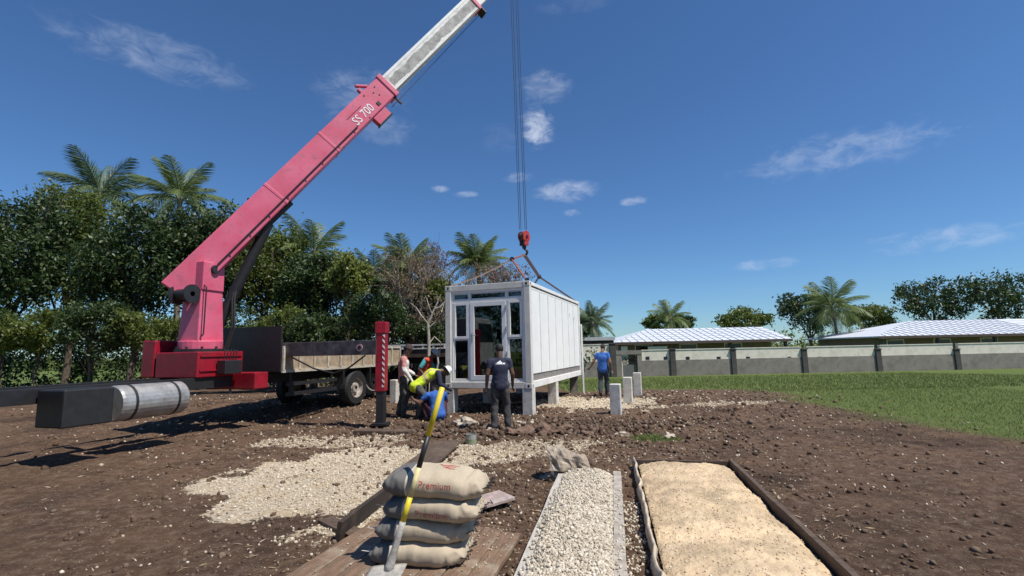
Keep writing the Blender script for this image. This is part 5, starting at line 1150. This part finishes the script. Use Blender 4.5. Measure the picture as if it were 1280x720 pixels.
def person(lab, loc, rz, J, scale=1.0, skin=skinm, shirt=None, sleeve=1.0, pants=None, hair=True, shirt_hem=.0, gloves=None, shoes=shoem, build=1.0):
    j = {k: Vector(v) for k, v in {**BASE, **J}.items()}
    t_ = thing('person', lab, 'person', loc, rz); t_.scale = (scale,)*3
    hs_ = (j['hir']-j['hil']).normalized(); ssd = (j['shr']-j['shl']).normalized(); b_ = build
    def torso(mb, g):
        wa = j['pel'].lerp(j['che'], .45)
        mb.limb(j['pel']-(j['che']-j['pel']).normalized()*.03, wa, (.155*b_+g, .105*b_+g), (.138*b_+g, .10*b_+g), hs_); mb.limb(wa, j['che'], (.138*b_+g, .10*b_+g), (.165*b_+g, .118*b_+g), ssd)
        mid = (j['shl']+j['shr'])/2
        mb.limb(j['che'], mid, (.165*b_+g, .118*b_+g), (.125+g, .07+g), ssd); mb.limb(j['shl'], j['shr'], .052+g, .052+g)
    B = MB(); torso(B, 0); mid = (j['shl']+j['shr'])/2
    B.limb(mid, j['nec'], .062, .054); [B.limb(j['nec'].lerp(mid, .35), j['sh'+s].lerp(mid, .25), .045, .045) for s in 'lr']; lk = j['look'].normalized(); upv = (j['hea']-j['nec']).normalized(); rr = lk.cross(upv).normalized(); upv = rr.cross(lk); RM = Matrix((rr, lk, upv)).transposed()
    hc_ = j['hea']; B.limb(j['nec'], hc_-upv*.03-lk*.02, .054, .052)
    B.ell(hc_+upv*.02-lk*.005, (.074, .094, .098), RM); B.ell(hc_-upv*.045+lk*.028, (.055, .062, .062), RM)
    B.limb(hc_+lk*.088+upv*.012, hc_+lk*.106-upv*.020, .010, .015); B.limb(hc_+lk*.080-upv*.055-rr*.018, hc_+lk*.080-upv*.055+rr*.018, .011, .011)
    B.limb(hc_+lk*.082+upv*.035-rr*.035, hc_+lk*.082+upv*.035+rr*.035, .010, .010)
    for s in (-1, 1): B.ell(hc_+rr*(s*.077)-upv*.002-lk*.01, (.010, .020, .032), RM, 10, 8)
    fr = {}
    for s, e in (('l', -1), ('r', 1)):
        sh_, el, wr = j['sh'+s], j['el'+s], j['wr'+s]
        B.limb(sh_, el, .058, .045); B.limb(el, wr, .046, .029); fr[s] = (wr-el).normalized(); sdh = j.get('palm'+s, lk)
        hand(B, wr, fr[s], -Vector((0, 0, 0)) + (Vector(sdh) if abs(Vector(sdh).normalized().dot(fr[s])) < .9 else Vector((1, 0, 0))), e, J.get('curl', .5))
        B.limb(j['hi'+s], j['kn'+s], .088*b_, .056); B.limb(j['kn'+s], j['kn'+s].lerp(j['an'+s], .3), .055, .057); B.limb(j['kn'+s].lerp(j['an'+s], .3), j['an'+s], .057, .037); B.limb(j['an'+s], j['to'+s], .04, .03)
    body = remesh('body', B, .0105, skin, t_, 2)
    if shirt:
        Sh = MB(); torso(Sh, .018)
        Sh.limb(j['pel']-(j['che']-j['pel']).normalized()*(.06+shirt_hem), j['pel'], (.155*b_+.024, .105*b_+.03), (.155*b_+.022, .105*b_+.024), hs_)
        for s in 'lr':
            sh_, el, wr = j['sh'+s], j['el'+s], j['wr'+s]
            if sleeve <= 1: Sh.limb(sh_, sh_.lerp(el, sleeve*.75), .068, .060)
            else: Sh.limb(sh_, el, .068, .056); Sh.limb(el, el.lerp(wr, .9), .056, .042)
        Sh.limb(mid, j['nec'].lerp(mid, .45), .074, .066); [Sh.limb(j['nec'].lerp(mid, .4), j['sh'+q].lerp(mid, .2), .05, .062) for q in 'lr']
        so1 = remesh('shirt', Sh, .015, shirt, t_, 3, .010)
    else: so1 = None
    if pants:
        Pn = MB(); up_ = (j['che']-j['pel']).normalized(); Pn.limb(j['pel']-up_*.05, j['pel']+up_*.02, (.158*b_+.016, .11*b_+.016), (.155*b_+.012, .105*b_+.012), hs_)
        for s in 'lr':
            Pn.limb(j['hi'+s], j['kn'+s], .100*b_, .076); Pn.limb(j['kn'+s], j['an'+s]+(j['kn'+s]-j['an'+s]).normalized()*.03, .076, .066)
        remesh('trousers', Pn, .015, pants, t_, 3, .013)
    for s in 'lr':
        obj('boot', MB().limb(j['an'+s]-Vector((0, 0, .01)), j['to'+s], (.050, .050), (.046, .036)).limb(j['an'+s], j['an'+s]+(j['kn'+s]-j['an'+s]).normalized()*.06, .050, .052), shoes, t_, smooth=True)
    if hair: obj('hair', MB().ell(hc_+upv*.028-lk*.018, (.080, .094, .098), RM, 20, 14), hairm, t_, smooth=True)
    for s in (-1, 1):
        obj('eye', MB().ell(hc_+lk*.086+upv*.016+rr*(s*.032), (.014, .008, .008), RM, 10, 8), mat('eye_white', (.5, .48, .45), .3), t_)
        obj('pupil', MB().ell(hc_+lk*.0935+upv*.016+rr*(s*.032), (.006, .003, .006), RM, 8, 6), blk, t_)
    t_['_'] = 0; del t_['_']
    return t_, j, so1, (hc_, rr, lk, upv, RM)
def brimcap(t_, hd, m_, brim=.05, full=False, nm='hat'):
    hc_, rr, lk, upv, RM = hd
    mb = MB(); prof = [(.112+brim*(1 if full else .0), .0), (.105, .012), (.100, .05), (.080, .09), (.045, .112), (1e-3, .118)]
    mb.lathe(prof, hc_+upv*.028, upv, 24)
    if not full: mb.limb(hc_+upv*.032+lk*.09, hc_+upv*.026+lk*.135, (.075, .006), (.06, .005), rr)
    o = obj(nm, mb, m_, t_, smooth=True); o.modifiers.new('solid', 'SOLIDIFY').thickness = .004; return o
def ploc(px, py, Y): q = at(px, py, Y); return (q.x, q.y, max(H(q.x, q.y), hb(q.x, q.y)-.03)-.005)
navy = mat('navy_cotton', (.022, .026, .055), .85, .2, 12); greyp = mat('dark_grey_work_trousers', (.055, .053, .055), .85, .3, 9, dirt=((.16, .12, .09), .35, 8))
bluep = mat('royal_blue_cotton', (.03, .12, .42), .85, .15, 9); jeans = mat('dark_blue_jeans', (.03, .038, .06), .85, .3, 12); camo = mat('dark_blotched_trousers', (.03, .035, .03), .9, .4, 9, col2=(.10, .10, .09))
# man in navy shirt seen from behind
tE, jE, shE, hE = person('man seen from behind in navy polo shirt with white back print and dark grey trousers', ploc(626, 537, 9.25), R(6), dict(hea=(0, .05, 1.60), look=(-.15, 1, -.45), shl=(-.185, 0, 1.37), shr=(.185, 0, 1.37),
      wrl=(-.27, .05, .86), wrr=(.26, .07, .88), anl=(-.13, -.05, .09), anr=(.15, .0, .09), knl=(-.11, .03, .5), knr=(.13, .05, .5), tol=(-.19, .14, .035), tor=(.21, .18, .035)), .945, skinm, navy, .62, greyp, build=1.0)
dg = bpy.context.evaluated_depsgraph_get(); bv_ = BVHTree.FromPolygons([v.co.copy() for v in shE.data.vertices], [tuple(p.vertices) for p in shE.data.polygons])
vs2 = []; fs2 = []
for pts_ in ([(-.085, -.012, .006), (-.05, .012, .014), (-.01, .035, .018), (.02, .040, .006)], [(-.06, -.005, .010), (-.02, .004, .022), (.02, .0, .020), (.05, .0, .010)], [(-.015, .012, .010), (.01, .024, .012), (.035, .012, .010)], [(.055, -.004, .014), (.075, -.003, .016), (.10, -.006, .012)], [(-.09, -.022, .004), (0, -.020, .006), (.10, -.018, .004)], [(-.005, .045, .014), (.01, .047, .014)]):
    n = 10; P0 = len(vs2)
    for s in range(n+1):
        f_ = s/n*(len(pts_)-1); i = min(int(f_), len(pts_)-2); f_ -= i; x, z, w = [pts_[i][k]*(1-f_)+pts_[i+1][k]*f_ for k in range(3)]
        for k in (-1, 1):
            h_ = bv_.ray_cast(Vector((x, -1, 1.335+z+k*w/2)), Vector((0, 1, 0))); vs2.append(tuple((h_[0] or Vector((x, -.14, 1.335+z)))-Vector((0, .004, 0))))
    for s in range(n): fs2.append((P0+2*s, P0+2*s+1, P0+2*s+3, P0+2*s+2))
me = bpy.data.meshes.new('back_print'); me.from_pydata(vs2, [], fs2); link('back_print', me, textw, shE)
# man in blue walking away
tF, jF, shF, hF = person('man in royal blue shirt and dark jeans walking away right of the container', ploc(755, 492, 15.7), R(-20), dict(hea=(.02, .08, 1.60), look=(.4, 1, -.5), ell=(-.30, -.05, 1.14), wrl=(-.44, .06, .95), elr=(.26, -.06, 1.12), wrr=(.27, .05, .90),
      knl=(-.09, -.02, .49), anl=(-.07, -.28, .16), tol=(-.08, -.12, .04), knr=(.09, .14, .5), anr=(.08, .12, .09), tor=(.09, .32, .035)), .97, skinl, bluep, .6, jeans, build=1.06)
# man in salmon shirt, in profile to the right
salmon = mat('salmon_cotton', (.58, .25, .22), .85, .15, 9); offwhite = mat('off_white_cotton', (.62, .60, .57), .85, .1, 9)
tA, jA, shA, hA_ = person('man in profile wearing salmon shirt with off white front and dark muddy trousers', ploc(504, 517, 11.5), R(-78), dict(hea=(0, .10, 1.60), nec=(0, .02, 1.46), look=(.1, 1, -.35), pel=(0, .0, .95), che=(0, .0, 1.27), elr=(.25, .02, 1.12), wrr=(.24, .17, .92), ell=(-.24, .05, 1.13), wrl=(-.2, .25, 1.0),
      knr=(.11, .06, .5), anr=(.12, .0, .09), tor=(.14, .2, .035), anl=(-.12, -.12, .09), tol=(-.14, .08, .035), knl=(-.1, -.02, .5)), .985, skinl, salmon, 1.5, camo, hair=True)
shA.data.materials.append(offwhite)
for p_ in shA.data.polygons:
    c = p_.center
    if (c.y > .045 and c.z < 1.36 and abs(c.x) < .2) or (c.x > .17 and c.z < 1.20): p_.material_index = 1
obj('glove', MB().limb(jA['wrr'], jA['wrr']+Vector((.0, .05, -.09)), (.045, .03), (.045, .028)), offwhite, tA, smooth=True)
brimcap(tA, hA_, mat('dark_cap', (.05, .03, .03), .8), nm='cap')
# man in orange vest and cyan sleeves with a grey bush hat
orange = mat('orange_red_vest', (.62, .07, .03), .8, .15, 9); cyan = mat('cyan_cotton', (.10, .50, .50), .85, .1, 9)
tB, jB, shB, hB = person('man with bowed head in grey brimmed hat, orange red vest and cyan sleeves', ploc(530, 511, 12.5), R(-96), dict(pel=(0, -.05, .93), che=(0, .06, 1.22), nec=(0, .18, 1.38), hea=(0, .28, 1.48), look=(.1, .8, -.75), shl=(-.19, .12, 1.33), shr=(.19, .12, 1.33),
      ell=(-.25, .18, 1.06), wrl=(-.2, .36, .92), elr=(.24, -.06, 1.10), wrr=(.22, .10, .90)), .98, skinm, orange, .1, greyp, hair=True)
for s in 'lr': obj('sleeve', MB().limb(jB['sh'+s]+Vector((0, -.02, .0)), jB['sh'+s].lerp(jB['el'+s], .75), .068, .056), cyan, tB, smooth=True)
brimcap(tB, hB, mat('grey_felt', (.46, .43, .40), .9, .2, 20), .045, True)
# bending man in yellow vest and white helmet
yv = mat('fluorescent_yellow_vest', (.60, .74, .03), .7, .08, 9); refl = mat('beige_reflective_band', (.50, .36, .22), .5, .1, 12)
tC, jC, shC, hC = person('man bending low in fluorescent yellow vest and white safety helmet with dark sleeves', ploc(527, 514, 11.25), R(-76), dict(pel=(0, -.10, .74), che=(0, .22, .98), nec=(0, .43, 1.05), hea=(0, .56, 1.04), look=(.15, .55, -.85), shl=(-.19, .36, 1.01), shr=(.19, .36, 1.01),
      hil=(-.09, -.09, .70), hir=(.09, -.09, .70), knl=(-.13, .10, .42), knr=(.13, .12, .42), anl=(-.13, -.08, .09), anr=(.14, -.06, .09), tol=(-.15, .12, .035), tor=(.17, .14, .035), ell=(-.24, .42, .75), elr=(.25, .40, .76), wrl=(-.15, .55, .60), wrr=(.17, .57, .66)), 1.0, skinm, yv, .1, camo, hair=True)
dn_ = mat('dark_navy_sleeve', (.02, .025, .05), .85, .1)
for s in 'lr': slv = obj('sleeve', MB().limb(jC['sh'+s], jC['el'+s], .072, .056).limb(jC['el'+s], jC['wr'+s], .056, .042), dn_, tC, smooth=True); obj('glove', MB().limb(jC['wr'+s], jC['wr'+s]+(jC['wr'+s]-jC['el'+s]).normalized()*.11, (.045, .03), (.048, .028)), blk, tC, smooth=True)
shC.data.materials.append(refl); axC = (jC['nec']-jC['pel']).normalized()
for p_ in shC.data.polygons:
    u = (p_.center-jC['pel']).dot(axC)
    if .20 < u < .27 or (u > .24 and .075 < abs(p_.center.x) < .125): p_.material_index = 1
brimcap(tC, hC, mat('white_helmet', (.78, .78, .77), .3, .03), .02, True, 'helmet')
# crouching man in blue with his back to us
tD, jD, shD, hD = person('crouching man in bright blue shirt with his back turned beside the container', ploc(547, 520, 10.75), R(22), dict(pel=(0, 0, .22), che=(0, .10, .50), nec=(0, .24, .62), hea=(0, .36, .60), look=(-.1, .7, -.8), shl=(-.20, .17, .57), shr=(.20, .17, .57), hil=(-.10, .02, .20), hir=(.10, .02, .20),
      knl=(-.24, .36, .44), knr=(.22, .36, .44), anl=(-.20, .08, .08), anr=(.18, .08, .08), tol=(-.26, .28, .03), tor=(.24, .28, .03), ell=(-.36, .20, .40), wrl=(-.46, .38, .46), elr=(.28, .30, .40), wrr=(.16, .50, .36)), .98, skinl, bluep, .7, mat('maroon_shorts', (.06, .015, .025), .85, .2), hair=True, shirt_hem=.02)
